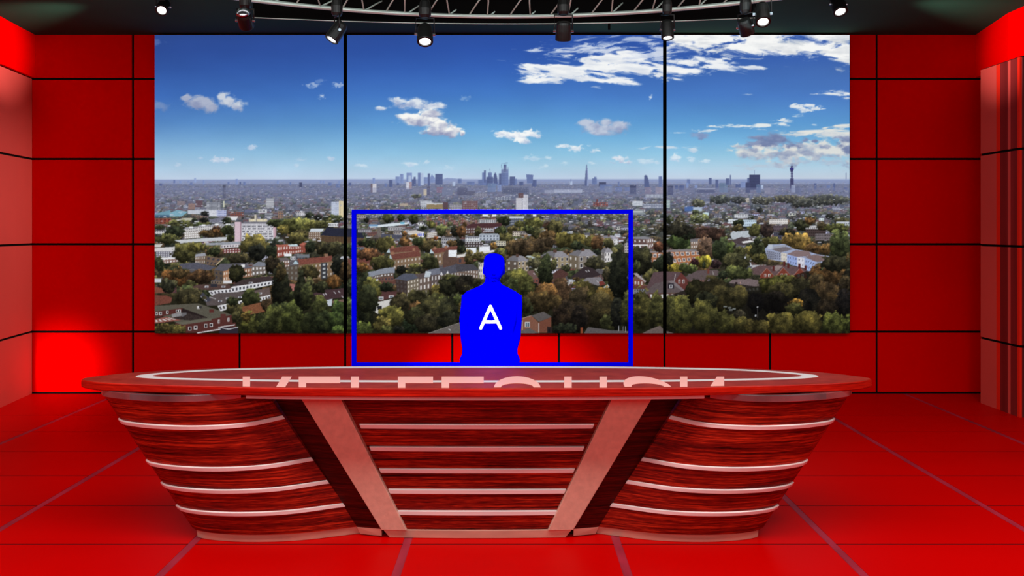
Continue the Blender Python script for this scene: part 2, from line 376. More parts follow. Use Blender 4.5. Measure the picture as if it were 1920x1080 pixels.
    p.cloud([(1492, 218, 14, 3.2), (1470, 225, 24, 4), (1432, 237, 34, 5), (1380, 237, 40, 3.5), (1320, 244, 24, 4), (1345, 238, 22, 3), (1460, 232, 16, 3)], (238, 240, 236), (206, 216, 228), 53, .6, (22, 4.5), 2.8, .92, .04)
    p.cloud([(1402, 177, 12, 1.6), (1527, 234, 7, 2), (1270, 249, 14, 1.4)], (222, 230, 238), (200, 214, 230), 54, .4, (10, 3), 2.5, .7)
    p.cloud([(1314, 254, 27, 8), (1316, 258, 16, 6)], (146, 164, 202), (120, 138, 184), 55, .35, (16, 9), 2.4, .85, split=-.1)
    p.cloud([(1260, 277, 56, 4), (1300, 280, 14, 6)], (212, 224, 234), (196, 212, 230), 56, .5, (24, 5), 2.2, .85)
    # cumulus mass low on the right
    p.cloud([(1540, 250, 66, 7), (1580, 252, 60, 13), (1500, 252, 30, 3), (1580, 236, 22, 4)], (232, 230, 222), (204, 210, 216), 61, .5, (34, 6), 2.8, .95, .06)
    p.cloud([(1440, 284, 60, 16), (1500, 288, 80, 22), (1560, 288, 70, 26), (1400, 288, 26, 8), (1590, 280, 40, 30), (1390, 274, 20, 5)], (222, 222, 218), (146, 160, 190), 62, .45, (20, 12), 2.8, .95, split=.18)
    p.cloud([(1456, 262, 40, 13), (1440, 270, 40, 9), (1480, 274, 34, 8), (1420, 258, 26, 5), (1508, 262, 14, 7), (1528, 264, 10, 5), (1584, 264, 20, 12), (1592, 278, 12, 10)], (140, 152, 186), (110, 124, 166), 63, .38, (18, 9), 2.6, .95, split=-.05)
    p.cloud([(1470, 288, 36, 6), (1412, 280, 14, 5), (1510, 286, 20, 6), (1550, 274, 14, 7)], (150, 162, 190), (124, 138, 176), 64, .5, (16, 6), 2.2, .75)
    p.cloud([(1450, 276, 24, 5), (1426, 276, 20, 4), (1490, 278, 10, 6)], (238, 234, 224), (220, 220, 216), 65, .6, (10, 6), 2.0, .7)
    p.cloud([(1560, 304, 44, 6), (1500, 302, 40, 5), (1440, 312, 60, 6), (1400, 318, 30, 5)], (186, 196, 212), (160, 176, 204), 66, .55, (18, 6), 1.6, .6)
    # --- haze and ground
    hz = np.array([158, 172, 206], np.float32)
    gy = [335.5, 338, 342, 350, 362, 380, 400, 430, 480, 540, 626]
    gc = [(168, 184, 214), (140, 158, 198), (126, 142, 182), (112, 124, 160), (98, 106, 132), (84, 90, 104), (74, 78, 84), (64, 66, 60), (56, 54, 40), (44, 42, 30), (34, 34, 20)]
    gm = np.clip((Y - (336.0 + .6 * (p.fbm(X / 40, Y * 0, 70, 3) - .5) - 1.0 * (X > 640))) * 1.5, 0, 1)
    g = np.stack([np.interp(Y, gy, [c[k] for c in gc]) for k in range(3)], -1).astype(np.float32)
    g *= (1 + (p.fbm(X / 5, Y / 1.6, 71, 3) - .5) * .5 * np.clip((Y - 338) / 20, 0, 1))[..., None]
    p.mix(bx, gm, g)
    def haze(y, c):
        f = .80 * math.exp(-max(0, y - 338) / 30.0)
        return tuple(c[k] * (1 - f) + hz[k] * f for k in range(3))
    # far ridge on the right
    p.poly([(1240, 341), (1300, 343), (1420, 340), (1593, 339), (1593, 350), (1240, 352)], (112, 128, 172), .55)
    p.poly([(830, 336), (838, 333.6), (852, 334.4), (870, 337), (870, 341), (830, 341)], (138, 154, 196))
    # --- far town: tiny blocks, rows going back to front
    def house(x, y, sc, dens=1.0):
        k = R.rand(); w = sc * R.uniform(.5, 1.7); h = sc * R.uniform(.35, .85)
        if k < .17: c = (R.uniform(170, 226),) * 2 + (R.uniform(180, 232),)
        elif k < .45: v = R.uniform(84, 140); c = (v, v, v + 8)
        elif k < .80: c = (R.uniform(90, 130), R.uniform(62, 80), R.uniform(54, 72))
        else: c = (R.uniform(100, 136), R.uniform(86, 110), R.uniform(74, 92))
        rt = R.rand(); rf = (88, 84, 88) if rt < .6 else ((98, 62, 54) if rt < .86 else (186, 190, 198))
        c = haze(y, c); rf = haze(y, rf)
        if sc < 5:
            p.rect(x, y - h * .7, x + w, y, c, .9); p.rect(x, y - h, x + w, y - h * .55, rf, .8)
            return
        d = w * R.uniform(-.15, .15)
        n = max(2, int(w / 4.5))
        p.wall((x, y - h * .62), (x + w, y - h * .62 + d * .2), (x + w, y + d * .2), (x, y), c, n, max(1, int(h / 6)), haze(y, (52, 52, 60)), .4, .5)
        p.poly([(x - .5, y - h * .6), (x + w * .12, y - h * 1.05), (x + w * .88, y - h * 1.05 + d * .2), (x + w + .5, y - h * .6 + d * .2)], rf, 1, .2)
        if R.rand() < .6:
            q = x + w * R.uniform(.2, .8); p.rect(q, y - h * 1.2, q + sc * .1 + .6, y - h * .95, haze(y, (110, 74, 60)))
        p.line(x + w * .12, y - h * 1.05, x + w * .88, y - h * 1.05 + d * .2, .6, haze(y, (170, 168, 168)), .7)
    GREEN = [(76, 82, 40), (64, 74, 38), (52, 60, 34), (96, 92, 42), (84, 70, 38), (104, 76, 38), (60, 58, 34)]
    y = 341.0
    while y < 560:
        sc = 1.2 + .125 * (y - 336)
        n = int(1303 / (sc * 1.25) * (1.0 if y < 420 else .9))
        pt = .32 + .40 * min(1, max(0, (y - 365) / 60))
        dens = p.fbm(np.arange(n) * .35 * sc / 6, np.full(n, y * .06), 80, 3)
        for i in range(n):
            x = SX0 - 6 + 1312 * R.rand(); yy = y + R.uniform(-.5, .5) * sc * .5
            q = p.noise(np.array([x / (14 + sc * 3)]), np.array([yy / (3 + sc)]), 81)[0]
            if R.rand() < pt * (.35 + 1.3 * q):
                c = GREEN[R.randint(len(GREEN))]
                if sc < 2.6: p.rect(x, yy - sc * .5, x + sc * R.uniform(1, 2.5), yy, haze(yy, c), .75)
                else: p.tree(x, yy, sc * R.uniform(1.0, 2.2), sc * R.uniform(.7, 1.2), haze(yy, c), 0, R.randint(1, 60))
            else: house(x, yy, sc)
        y += max(1.1, sc * .42)
    # haze veil over the far part
    hv = .74 * np.exp(-np.clip(Y - 338, 0, 400) / 26.0) * (Y > 337)
    p.mix(bx, hv.astype(np.float32), (138, 151, 192))
    p.mix(bx, (.44 * np.exp(-np.clip(Y - 360, 0, 400) / 60.0) * (Y > 345)).astype(np.float32), (92, 97, 126))
    # --- skyline towers: (crop origin x, list of u0,u1,v top,v bottom,colour)
    def towers(ox, oy, rows):
        for (u0, u1, v0, v1, c) in rows:
            x0, x1, y0, y1 = ox + u0 / 4.8, ox + u1 / 4.8, oy + v0 / 4.8, oy + v1 / 4.8
            p.rect(x0, y0, x1, y1, c, .95, .06)
            p.rect(x0 + (x1 - x0) * .6, y0, x1, y1, tuple(k * 1.1 for k in c), .45)
            if x1 - x0 > 6:
                k = y0 + 1.2
                while k < y1 - 1: p.rect(x0 + .6, k, x1 - .6, k + .5, tuple(q * .86 for q in c), .5); k += 1.5
    B1 = (124, 142, 190); B2 = (104, 120, 168); B3 = (86, 98, 142); B4 = (70, 76, 108); LT = (168, 184, 214)
    towers(280, 280, [(216, 232, 276, 305, B2), (404, 420, 256, 300, (140, 160, 205)), (480, 497, 278, 315, B1), (268, 288, 283, 305, B1), (345, 362, 284, 300, B1), (366, 390, 298, 320, B2), (776, 796, 266, 318, B1), (812, 826, 292, 318, B3), (845, 866, 292, 322, B2), (704, 722, 292, 318, B2), (90, 116, 308, 330, B3), (1348, 1376, 298, 342, B4), (1148, 1166, 282, 310, B1), (1262, 1276, 295, 320, B2), (1535, 1552, 280, 308, B1), (1560, 1580, 284, 306, B1), (1700, 1722, 284, 308, B1), (1610, 1640, 298, 330, B2), (1680, 1716, 310, 345, B2), (660, 690, 320, 440, (84, 88, 110)), (1050, 1123, 438, 530, (120, 122, 132))])
    towers(640, 280, [(66, 90, 300, 330, B3), (280, 302, 257, 305, B1), (430, 460, 275, 338, B3), (500, 520, 288, 322, B3), (390, 412, 308, 335, B2), (488, 526, 245, 302, B1), (527, 560, 222, 304, B1), (585, 636, 212, 305, B1), (602, 626, 236, 290, LT), (636, 672, 268, 332, B3), (650, 670, 248, 330, B3), (690, 716, 212, 332, B2), (714, 742, 214, 325, LT), (742, 780, 250, 304, B1), (778, 799, 217, 330, B3), (798, 842, 252, 300, B1), (845, 913, 222, 316, B3), (1050, 1082, 265, 304, B2), (1000, 1024, 290, 332, LT), (1130, 1200, 290, 320, B2), (1232, 1306, 276, 324, B2), (1268, 1284, 210, 300, B2), (1284, 1300, 190, 300, B3), (1320, 1353, 210, 290, B2), (1305, 1366, 248, 325, B3), (1395, 1412, 290, 325, B2), (1418, 1470, 215, 328, B3), (1440, 1504, 180, 326, B2), (1460, 1486, 136, 200, B3), (1515, 1566, 246, 326, B3), (1560, 1580, 264, 320, B2), (1600, 1640, 290, 325, B3), (1672, 1724, 230, 306, B2), (1716, 1756, 276, 334, B3), (1315, 1392, 306, 384, (108, 128, 168)), (1404, 1440, 320, 380, B1)])
    p.poly([(640 + 798 / 4.8, 334), (640 + 815 / 4.8, 326.5), (640 + 842 / 4.8, 334)], B1)
    p.poly([(640 + a / 4.8, 280 + b / 4.8) for a, b in [(1370, 305), (1368, 260), (1374, 228), (1385, 206), (1397, 228), (1404, 262), (1405, 310)]], B3)
    p.poly([(640 + a / 4.8, 280 + b / 4.8) for a, b in [(1664, 224), (1728, 230), (1722, 305), (1672, 305)]], B2)
    for a, b, c, d in [(1438, 130, 1444, 178), (1472, 120, 1472, 140), (1450, 124, 1498, 122), (1498, 155, 1502, 185), (1336, 176, 1340, 212), (1300, 190, 1286, 206)]:
        p.line(640 + a / 4.8, 280 + b / 4.8, 640 + c / 4.8, 280 + d / 4.8, .7, B3, .8)
    for k in range(7): p.line(640 + 1438 / 4.8, 280 + (160 + k * 8) / 4.8, 640 + 1503 / 4.8, 280 + (160 + k * 8) / 4.8, .5, (168, 180, 206), .6)
    towers(1000, 280, [(0, 26, 276, 335, B3), (328, 350, 286, 320, LT), (528, 571, 262, 315, B2), (545, 568, 247, 270, B2), (590, 656, 296, 332, B4), (598, 708, 318, 370, B2), (640, 708, 332, 390, (120, 132, 164)), (762, 776, 290, 334, B2), (868, 926, 325, 400, B4), (1128, 1160, 243, 338, B2), (1210, 1258, 330, 410, B4), (1275, 1300, 325, 360, B3), (1310, 1352, 330, 368, B3), (1004, 1060, 340, 402, (128, 118, 140)), (1100, 1166, 340, 402, (150, 140, 156)), (734, 800, 338, 380, B2), (820, 866, 340, 375, B2)])
    p.line(1000 + 338 / 4.8, 280 + 266 / 4.8, 1000 + 338 / 4.8, 280 + 300 / 4.8, 1.2, B2)
    p.poly([(1000 + a / 4.8, 280 + b / 4.8) for a, b in [(478, 136), (482, 136), (490, 205), (499, 330), (461, 330), (470, 205)]], B3)
    p.poly([(1000 + a / 4.8, 280 + b / 4.8) for a, b in [(481, 150), (490, 205), (499, 330), (482, 330)]], (138, 152, 194))
    p.poly([(1000 + a / 4.8, 280 + b / 4.8) for a, b in [(998, 238), (1012, 230), (1024, 236), (1038, 275), (1046, 338), (998, 340)]], B3)
    towers(1240, 280, [(230, 260, 268, 312, B2), (222, 246, 300, 345, B1), (428, 453, 258, 318, B3), (488, 514, 273, 352, B3), (520, 596, 302, 386, (104, 124, 156)), (580, 612, 262, 320, B3), (618, 626, 230, 320, B3), (668, 712, 312, 346, B3), (716, 756, 290, 345, B1), (772, 800, 256, 345, B3), (793, 888, 228, 366, (62, 68, 104)), (758, 800, 298, 392, (68, 74, 110)), (855, 898, 316, 392, (94, 112, 150)), (896, 916, 322, 360, LT), (930, 980, 346, 402, (140, 138, 158)), (980, 1030, 350, 402, (128, 128, 150)), (1160, 1190, 262, 356, (66, 68, 108)), (1168, 1206, 322, 386, (146, 156, 186)), (1205, 1256, 336, 410, (98, 106, 138)), (1376, 1396, 305, 362, B3), (1548, 1566, 305, 372, B3), (1644, 1674, 340, 362, B3), (1488, 1520, 325, 350, B2), (126, 152, 325, 355, B3), (165, 205, 325, 365, B3), (300, 325, 320, 350, B1)])
    q = lambda a, b: (1240 + a / 4.8, 280 + b / 4.8)
    T1 = (58, 58, 104)
    for a0, a1, v0, v1 in [(1171, 1176, 133, 152), (1163, 1186, 150, 156), (1167, 1182, 156, 165), (1157, 1191, 165, 186), (1160, 1188, 186, 196), (1165, 1183, 196, 206), (1168, 1180, 204, 262), (1163, 1186, 214, 220), (1163, 1186, 230, 236), (1163, 1186, 245, 250)]:
        p.rect(*q(a0, v0), *q(a1, v1), T1)
    p.rect(*q(1160, 170), *q(1188, 180), (52, 44, 150), .7)
    p.line(*q(837, 190), *q(837, 228), .6, B3); p.line(*q(1663, 212), *q(1663, 268), .6, B3)
    p.rect(*q(322, 352), *q(484, 359), (206, 214, 232)); p.rect(*q(322, 359), *q(484, 392), B4, .8)
    # --- mid distance named blocks
    c1 = lambda u, v: (280 + u / 4.8, 280 + v / 4.8)
    c2 = lambda u, v: (640 + u / 4.8, 280 + v / 4.8)
    c3 = lambda u, v: (1000 + u / 4.8, 280 + v / 4.8)
    c4 = lambda u, v: (1240 + u / 4.8, 280 + v / 4.8)
    c5 = lambda u, v: (280 + u / 4.8, 440 + v / 4.8)
    c6 = lambda u, v: (640 + u / 4.8, 440 + v / 4.8)
    c7 = lambda u, v: (900 + u / 4.8, 440 + v / 4.8)
    c8 = lambda u, v: (1240 + u / 4.8, 440 + v / 4.8)
    def blk(c, u0, u1, v0, v1, col, nx=0, ny=0, win=(70, 72, 84), roof=None, fx=.5, fy=.5, trim=None):
        p.wall(c(u0, v0), c(u1, v0), c(u1, v1), c(u0, v1), col, nx, ny, win, fx, fy, trim)
        if roof: p.poly([c(u0 - 3, v0 + 4), c(u0 + (u1 - u0) * .06, v0 - (v1 - v0) * .22), c(u1 - (u1 - u0) * .06, v0 - (v1 - v0) * .22), c(u1 + 3, v0 + 4)], roof, 1, .18)
    def trees(c, rows, br=1.0):
        for r in rows:
            u0, u1, v0, v1, col = r[:5]
            x0, y0 = c(u0, v0); x1, y1 = c(u1, v1)
            p.tree((x0 + x1) / 2, (y0 + y1) / 2, (x1 - x0) * 1.04, (y1 - y0) * 1.06, col, r[5] if len(r) > 5 else 0, None, br)
    OL = (104, 104, 46); OY = (132, 122, 46); DK = (48, 56, 34); DG = (62, 70, 36); BR = (98, 74, 38); OR = (134, 88, 40); RB = (84, 56, 40); GN = (78, 92, 40); BLK = (36, 38, 28)
    WH = (226, 228, 232); GR = (140, 142, 150); RD = (128, 66, 54); RF = (84, 82, 88); RR = (112, 66, 58); CR = (222, 206, 164); YB = (128, 104, 82)
    # centre mid buildings
    blk(c2, 640, 738, 345, 422, (120, 122, 142)); blk(c2, 740, 768, 358, 416, (214, 196, 160)); blk(c2, 770, 796, 335, 412, (84, 84, 108))
    blk(c2, 856, 916, 342, 392, (128, 100, 120)); blk(c2, 908, 1000, 355, 414, (112, 120, 146)); blk(c2, 1044, 1136, 346, 412, (78, 80, 104)); blk(c2, 1136, 1205, 376, 412, (84, 84, 104))
    blk(c2, 583, 610, 292, 360, (196, 198, 212)); blk(c2, 610, 634, 292, 360, (160, 140, 150)); blk(c2, 265, 280, 310, 392, (112, 100, 112)); blk(c2, 280, 316, 310, 390, (204, 202, 210), 4, 6, (170, 172, 186))
    blk(c2, 1450, 1684, 346, 398, (72, 78, 102), 14, 3, (98, 104, 130)); blk(c2, 1200, 1310, 392, 430, (150, 150, 164), 8, 2); blk(c2, 1380, 1530, 428, 456, (108, 114, 134), 6, 2, (170, 178, 190))
    blk(c2, 710, 816, 464, 510, (206, 210, 216), 9, 3, (110, 116, 130)); blk(c2, 768, 912, 488, 535, (142, 122, 84)); p.rect(*c2(768, 484), *c2(912, 494), (222, 222, 222))
    blk(c2, 525, 600, 486, 512, (176, 160, 140)); blk(c2, 972, 1084, 500, 542, (170, 166, 172), 8, 3); blk(c2, 1090, 1230, 466, 545, (104, 74, 74), 10, 5, (150, 130, 132)); blk(c2, 915, 960, 476, 540, (92, 62, 62), 3, 4)
    blk(c2, 1572, 1625, 436, 560, (206, 204, 208), 6, 12, (176, 176, 186)); blk(c2, 1628, 1680, 408, 560, (222, 222, 226), 5, 14, (150, 150, 164)); blk(c2, 1594, 1640, 394, 438, (92, 62, 58))
    p.tree(*c2(680, 420), 20, 8, (88, 92, 66)); 
    # right mid
    blk(c3, 100, 220, 366, 396, (150, 156, 178)); blk(c3, 190, 440, 362, 392, (176, 184, 204)); blk(c3, 540, 672, 478, 516, (138, 76, 68), 6, 2); blk(c3, 566, 582, 450, 515, (104, 56, 52)); blk(c3, 890, 985, 466, 510, (208, 214, 220), 8, 3, (120, 130, 146))
    blk(c3, 990, 1165, 490, 530, (118, 124, 144), 12, 2, (176, 184, 198)); blk(c3, 1010, 1165, 405, 434, (188, 196, 210), 12, 2); blk(c3, 1196, 1228, 455, 525, (186, 200, 196), 1, 6, (110, 140, 140), None, .9, .4)
    p.poly([c3(880, 560), c3(930, 532), c3(970, 540), c3(1020, 588), c3(880, 590)], (132, 140, 144), 1, .1); p.rect(*c3(895, 558), *c3(985, 566), (206, 212, 214))
    blk(c4, 690, 790, 436, 472, (196, 186, 166), 0, 0); p.rect(*c4(1025, 465), *c4(1095, 480), WH)
    trees(c4, [(430, 620, 410, 490, (70, 76, 58)), (270, 390, 450, 520, (82, 84, 54)), (620, 760, 420, 485, (62, 66, 54)), (800, 1000, 425, 500, (80, 80, 56)), (1000, 1280, 410, 480, (84, 82, 56)), (1280, 1690, 410, 500, (72, 74, 54)), (1150, 1420, 450, 520, (64, 66, 50)), (855, 910, 515, 570, (52, 54, 44))])
    blk(c4, 210, 290, 515, 556, (70, 100, 160)); blk(c4, 285, 368, 520, 556, (170, 186, 206)); blk(c4, 655, 780, 586, 616, (216, 220, 224), 8, 2); blk(c4, 372, 428, 570, 596, (190, 214, 224))
    trees(c4, [(275, 340, 545, 590, DG), (262, 425, 580, 668, (100, 108, 58)), (40, 110, 590, 670, DG), (120, 210, 590, 700, (76, 70, 46)), (1480, 1560, 580, 630, BLK), (1300, 1400, 595, 650, DK), (1560, 1695, 610, 680, (88, 84, 46)), (780, 830, 590, 640, DK)])
    p.line(*c4(968, 500), *c4(973, 610), 1.0, (160, 150, 150))
    # left mid
    blk(c1, 513, 638, 476, 546, (110, 114, 124), 14, 6, (196, 198, 204), None, .5, .45); blk(c1, 640, 676, 462, 530, (92, 98, 100)); p.rect(*c1(664, 466), *c1(676, 522), (206, 208, 180))
    blk(c1, 1050, 1123, 440, 530, (118, 120, 128), 1, 8, (226, 228, 230), None, .9, .42)
    blk(c1, 1636, 1706, 470, 608, (198, 206, 222), 6, 11, (140, 152, 178)); p.poly([c1(1706, 462), c1(1748, 466), c1(1748, 632), c1(1706, 606)], (222, 206, 160)); 
    for k in range(10): p.rect(*c1(1716, 474 + k * 13), *c1(1722, 482 + k * 13), (150, 140, 116))
    p.poly([c1(48, 580), c1(190, 545), c1(190, 604), c1(48, 612)], (104, 150, 168), 1, .1); p.poly([c1(180, 575), c1(250, 544), c1(350, 562), c1(290, 604), c1(190, 606)], (120, 168, 186), 1, .1); p.rect(*c1(50, 590), *c1(180, 612), (66, 96, 122))
    blk(c1, 345, 545, 548, 582, (190, 196, 206)); blk(c1, 538, 606, 548, 602, (208, 210, 218)); blk(c1, 606, 694, 548, 606, (186, 192, 222), 7, 3, (110, 120, 170)); blk(c1, 724, 850, 566, 604, (126, 72, 60), 6, 2); blk(c1, 980, 1058, 540, 572, (222, 224, 226), 6, 1); blk(c1, 856, 980, 540, 570, (96, 100, 128)); blk(c1, 1040, 1112, 572, 612, (104, 106, 116), 6, 2, (196, 200, 206))
    blk(c1, 50, 195, 622, 672, (140, 72, 56), 4, 2, (84, 44, 40)); blk(c1, 1160, 1206, 556, 620, (150, 116, 92), 2, 3); blk(c1, 1320, 1400, 560, 600, (206, 204, 206), 5, 2); blk(c1, 350, 410, 488, 540, (140, 112, 104)); blk(c1, 250, 320, 466, 505, (130, 116, 118)); blk(c1, 415, 480, 462, 520, (96, 72, 78))
    p.poly([c1(200, 640), c1(320, 618), c1(430, 620), c1(400, 642)], (188, 186, 168)); p.poly([c1(520, 640), c1(640, 610), c1(760, 630), c1(640, 670)], (112, 112, 128), 1, .2); p.poly([c1(700, 606), c1(800, 604), c1(780, 640), c1(700, 632)], (220, 220, 222))
    blk(c1, 895, 1060, 626, 652, (216, 204, 170)); p.rect(*c1(945, 588), *c1(970, 654), (212, 204, 184)); p.rect(*c1(960, 588), *c1(970, 654), (150, 142, 130))
    trees(c1, [(655, 735, 612, 672, DK), (380, 430, 618, 665, DK), (450, 535, 612, 665, BLK), (465, 535, 555, 600, BLK), (170, 395, 636, 712, (96, 98, 46)), (395, 490, 655, 705, GN), (490, 560, 655, 690, OL), (48, 150, 680, 725, DG), (1400, 1480, 570, 618, DK), (1480, 1560, 585, 640, BLK), (1560, 1745, 590, 660, DG), (1600, 1660, 620, 660, OL)])
    p.mix(bx, (.42 * np.exp(-np.clip(Y - 352, 0, 400) / 26.0) * (Y > 352)).astype(np.float32), (124, 132, 172))
    for k in range(1900):
        fy = 346 + 110 * R.rand() ** 1.3; fw = .5 + (fy - 336) * .022 * R.uniform(.5, 2.0); v = R.uniform(150, 232)
        fx = SX0 + 1303 * R.rand(); p.rect(fx, fy, fx + fw * 1.6, fy + max(.6, fw * .45), (v * .97, v * .98, v * 1.04), .8)
    # white terraces, left
    for k, (u, v) in enumerate([(310, 716), (420, 700), (540, 690), (640, 690)]):
        p.wall(c1(u, v), c1(u + 120, v - 16), c1(u + 120, v + 26), c1(u, v + 40), (198, 196, 196), 6, 2, (110, 106, 110)); p.poly([c1(u - 8, v + 6), c1(u + 30, v - 16), c1(u + 130, v - 24), c1(u + 120, v - 8)], (150, 150, 158))
        p.rect(*c1(u + 50, v - 22), *c1(u + 84, v - 8), WH)
    p.wall(c1(318, 746), c1(460, 736), c1(460, 796), c1(318, 806), (170, 164, 160), 8, 3, (232, 232, 234), .7, .4)
    blk(c1, 50, 140, 734, 764, (206, 204, 206), 6, 2); blk(c1, 140, 175, 705, 740, (170, 170, 176))
    trees(c1, [(145, 312, 690, 806, DK), (460, 690, 715, 800, BR), (560, 650, 690, 740, RB), (570, 640, 718, 755, OR), (640, 770, 684, 770, DG), (700, 770, 760, 830, DG), (48, 270, 765, 850, (84, 86, 40))])
    # pink-ended slab block
    p.wall(c1(825, 668), c1(1116, 664), c1(1118, 806), c1(825, 824), (176, 174, 184), 16, 1, (206, 206, 212), .3, .96)
    for r in range(6):
        v = 688 + r * 23
        for k in range(22):
            u = 838 + k * 12.6; g = R.rand()
            p.rect(*c1(u, v), *c1(u + 9, v + 10), (70, 70, 80) if g < .45 else ((232, 232, 236) if g < .75 else (120, 120, 132)))
        p.rect(*c1(828, v + 13), *c1(1116, v + 16), (222, 222, 228), .8)
    p.poly([c1(825, 668), c1(860, 650), c1(1116, 650), c1(1118, 668)], (112, 112, 124), 1, .15)
    p.rect(*c1(768, 652), *c1(824, 830), (206, 182, 194)); p.rect(*c1(818, 652), *c1(828, 826), (150, 120, 134)); p.poly([c1(1110, 646), c1(1142, 648), c1(1142, 780), c1(1118, 806)], (206, 176, 188)); p.poly([c1(1128, 648), c1(1142, 648), c1(1142, 780), c1(1128, 796)], (176, 140, 152))
    trees(c1, [(1060, 1230, 630, 700, DG), (1160, 1480, 622, 752, (92, 96, 42)), (1220, 1420, 626, 740, (106, 108, 46)), (1420, 1610, 640, 716, (112, 110, 48)), (1480, 1680, 650, 712, (84, 84, 42)), (1150, 1264, 682, 762, (128, 116, 44)), (1310, 1440, 722, 800, (78, 72, 38)), (1240, 1412, 748, 856, (92, 86, 40))])
    blk(c1, 1610, 1700, 664, 696, (222, 222, 226), 6, 1)
    # church with a dark roof
    p.poly([c1(1545, 770), c1(1600, 700), c1(1790, 716), c1(1900, 722), c1(1935, 800), c1(1550, 776)], (40, 42, 58), 1, .15); p.poly([c1(1548, 774), c1(1760, 790), c1(1930, 800), c1(1930, 830), c1(1760, 850), c1(1545, 830)], (92, 72, 54), 1, .2)
    for k in range(24): p.rect(*c1(1555 + k * 13, 782), *c1(1560 + k * 13, 838), (66, 50, 38), .8)
    p.wall(c1(1432, 746), c1(1540, 742), c1(1540, 804), c1(1432, 806), (120, 98, 84), 6, 3, (190, 180, 170)); p.poly([c1(1455, 714), c1(1575, 712), c1(1550, 744), c1(1440, 744)], (196, 204, 214))
    p.poly([c2(322, 690), c2(339, 640), c2(356, 690)], (84, 88, 108)); p.rect(*c2(322, 688), *c2(358, 790), (108, 100, 96), 1, .2); p.poly([c2(280, 800), c2(320, 760), c2(340, 800)], (92, 84, 84)); p.poly([c2(360, 760), c2(540, 770), c2(560, 805), c2(360, 800)], (74, 76, 92), 1, .1)
    # --- band of y 400-470, centre
    for (u0, u1, v0, v1, c) in [(370, 480, 585, 660, DG), (500, 575, 585, 645, DK), (610, 690, 590, 670, DK), (200, 250, 612, 660, BLK)]: trees(c2, [(u0, u1, v0, v1, c)])
    for k in range(26): blk(c2, 770 + k * 24 + R.uniform(-4, 4), 790 + k * 24, 598 + (k % 4) * 18, 640 + (k % 4) * 18, (98 + R.randint(30), 74, 72), 2, 2, (170, 160, 160))
    blk(c2, 1270, 1320, 586, 606, WH); blk(c2, 1355, 1395, 586, 606, WH); blk(c2, 1235, 1390, 634, 662, (190, 192, 198), 8, 2); blk(c2, 1512, 1640, 612, 680, (78, 84, 100), 8, 3, (150, 156, 170)); p.rect(*c2(1512, 606), *c2(1645, 620), (196, 204, 214)); blk(c2, 1725, 1755, 586, 606, WH)
    p.poly([c2(250, 690), c2(480, 664), c2(610, 655), c2(610, 670), c2(480, 690), c2(260, 706)], (206, 216, 224)); p.rect(*c2(250, 676), *c2(330, 694), (110, 150, 190)); p.rect(*c2(530, 655), *c2(570, 672), (110, 186, 220))
    for (u, v, w, c) in [(60, 590, 160, (160, 150, 150)), (150, 720, 120, (150, 148, 156)), (60, 680, 100, (130, 126, 134)), (420, 700, 130, (170, 168, 172)), (560, 720, 120, (190, 188, 190)), (600, 735, 90, WH), (470, 735, 60, (160, 150, 144)), (690, 655, 50, WH)]:
        blk(c2, u, u + w, v, v + 30, c, max(2, int(w / 20)), 1, (90, 90, 100), (96, 92, 96))
    trees(c2, [(764, 850, 640, 712, OL), (850, 950, 680, 780, (98, 106, 52)), (715, 770, 690, 725, DK), (1090, 1130, 652, 700, BR), (945, 1000, 648, 690, (110, 112, 70)), (1410, 1520, 600, 680, DK), (1640, 1820, 610, 720, (100, 102, 44)), (1560, 1650, 640, 700, OL), (1820, 1910, 650, 730, RB), (1840, 1990, 640, 760, (82, 78, 40))])
    # dark long building right of centre
    p.poly([c2(1125, 690), c2(1180, 668), c2(1440, 662), c2(1450, 690), c2(1380, 700), c2(1130, 712)], (76, 48, 52), 1, .15); p.wall(c2(1118, 706), c2(1380, 700), c2(1380, 750), c2(1118, 760), (86, 62, 62), 12, 2, (170, 168, 172)); blk(c2, 1290, 1370, 718, 742, (176, 178, 186), 6, 1)
    blk(c2, 682, 745, 745, 792, WH, 4, 1, (60, 70, 190)); p.poly([c2(590, 740), c2(670, 728), c2(740, 744), c2(690, 758), c2(600, 760)], (196, 190, 186)); p.wall(c2(770, 752), c2(862, 740), c2(862, 790), c2(770, 800), (150, 140, 134), 1, 3, (220, 218, 216), .9, .4)
    trees(c2, [(985, 1060, 700, 780, BLK), (1040, 1120, 680, 790, (112, 74, 40)), (1200, 1262, 698, 790, (72, 70, 40)), (1380, 1490, 690, 780, DG), (1490, 1590, 690, 760, (104, 92, 44)), (1420, 1540, 750, 850, (92, 88, 42)), (1590, 1680, 700, 760, OL), (550, 590, 735, 780, OR), (620, 690, 762, 800, (176, 122, 44)), (830, 870, 780, 820, (170, 90, 44)), (640, 760, 790, 870, (74, 78, 42)), (520, 630, 780, 880, (128, 88, 44)), (150, 320, 810, 880, DG), (300, 480, 785, 930, (104, 98, 44)), (700, 900, 820, 930, (82, 72, 38)), (150, 190, 820, 870, BLK)])
    blk(c2, 1115, 1240, 790, 830, (206, 210, 216), 6, 2, (90, 92, 104), (120, 122, 132)); blk(c2, 1240, 1420, 770, 820, (176, 186, 200), 6, 2, (96, 104, 120), (150, 158, 170)); blk(c2, 1110, 1280, 832, 880, (70, 60, 62), 7, 2, (180, 180, 184)); blk(c2, 1390, 1480, 826, 870, (196, 190, 170), 4, 2); blk(c2, 1540, 1610, 742, 780, (206, 196, 182), 4, 2, (84, 76, 72), (120, 110, 106)); blk(c2, 900, 1030, 800, 850, (160, 160, 166), 7, 2, (70, 70, 80), (110, 108, 112)); blk(c2, 1610, 1680, 740, 765, (150, 140, 140), 3, 1, (80, 80, 80), (96, 92, 96))
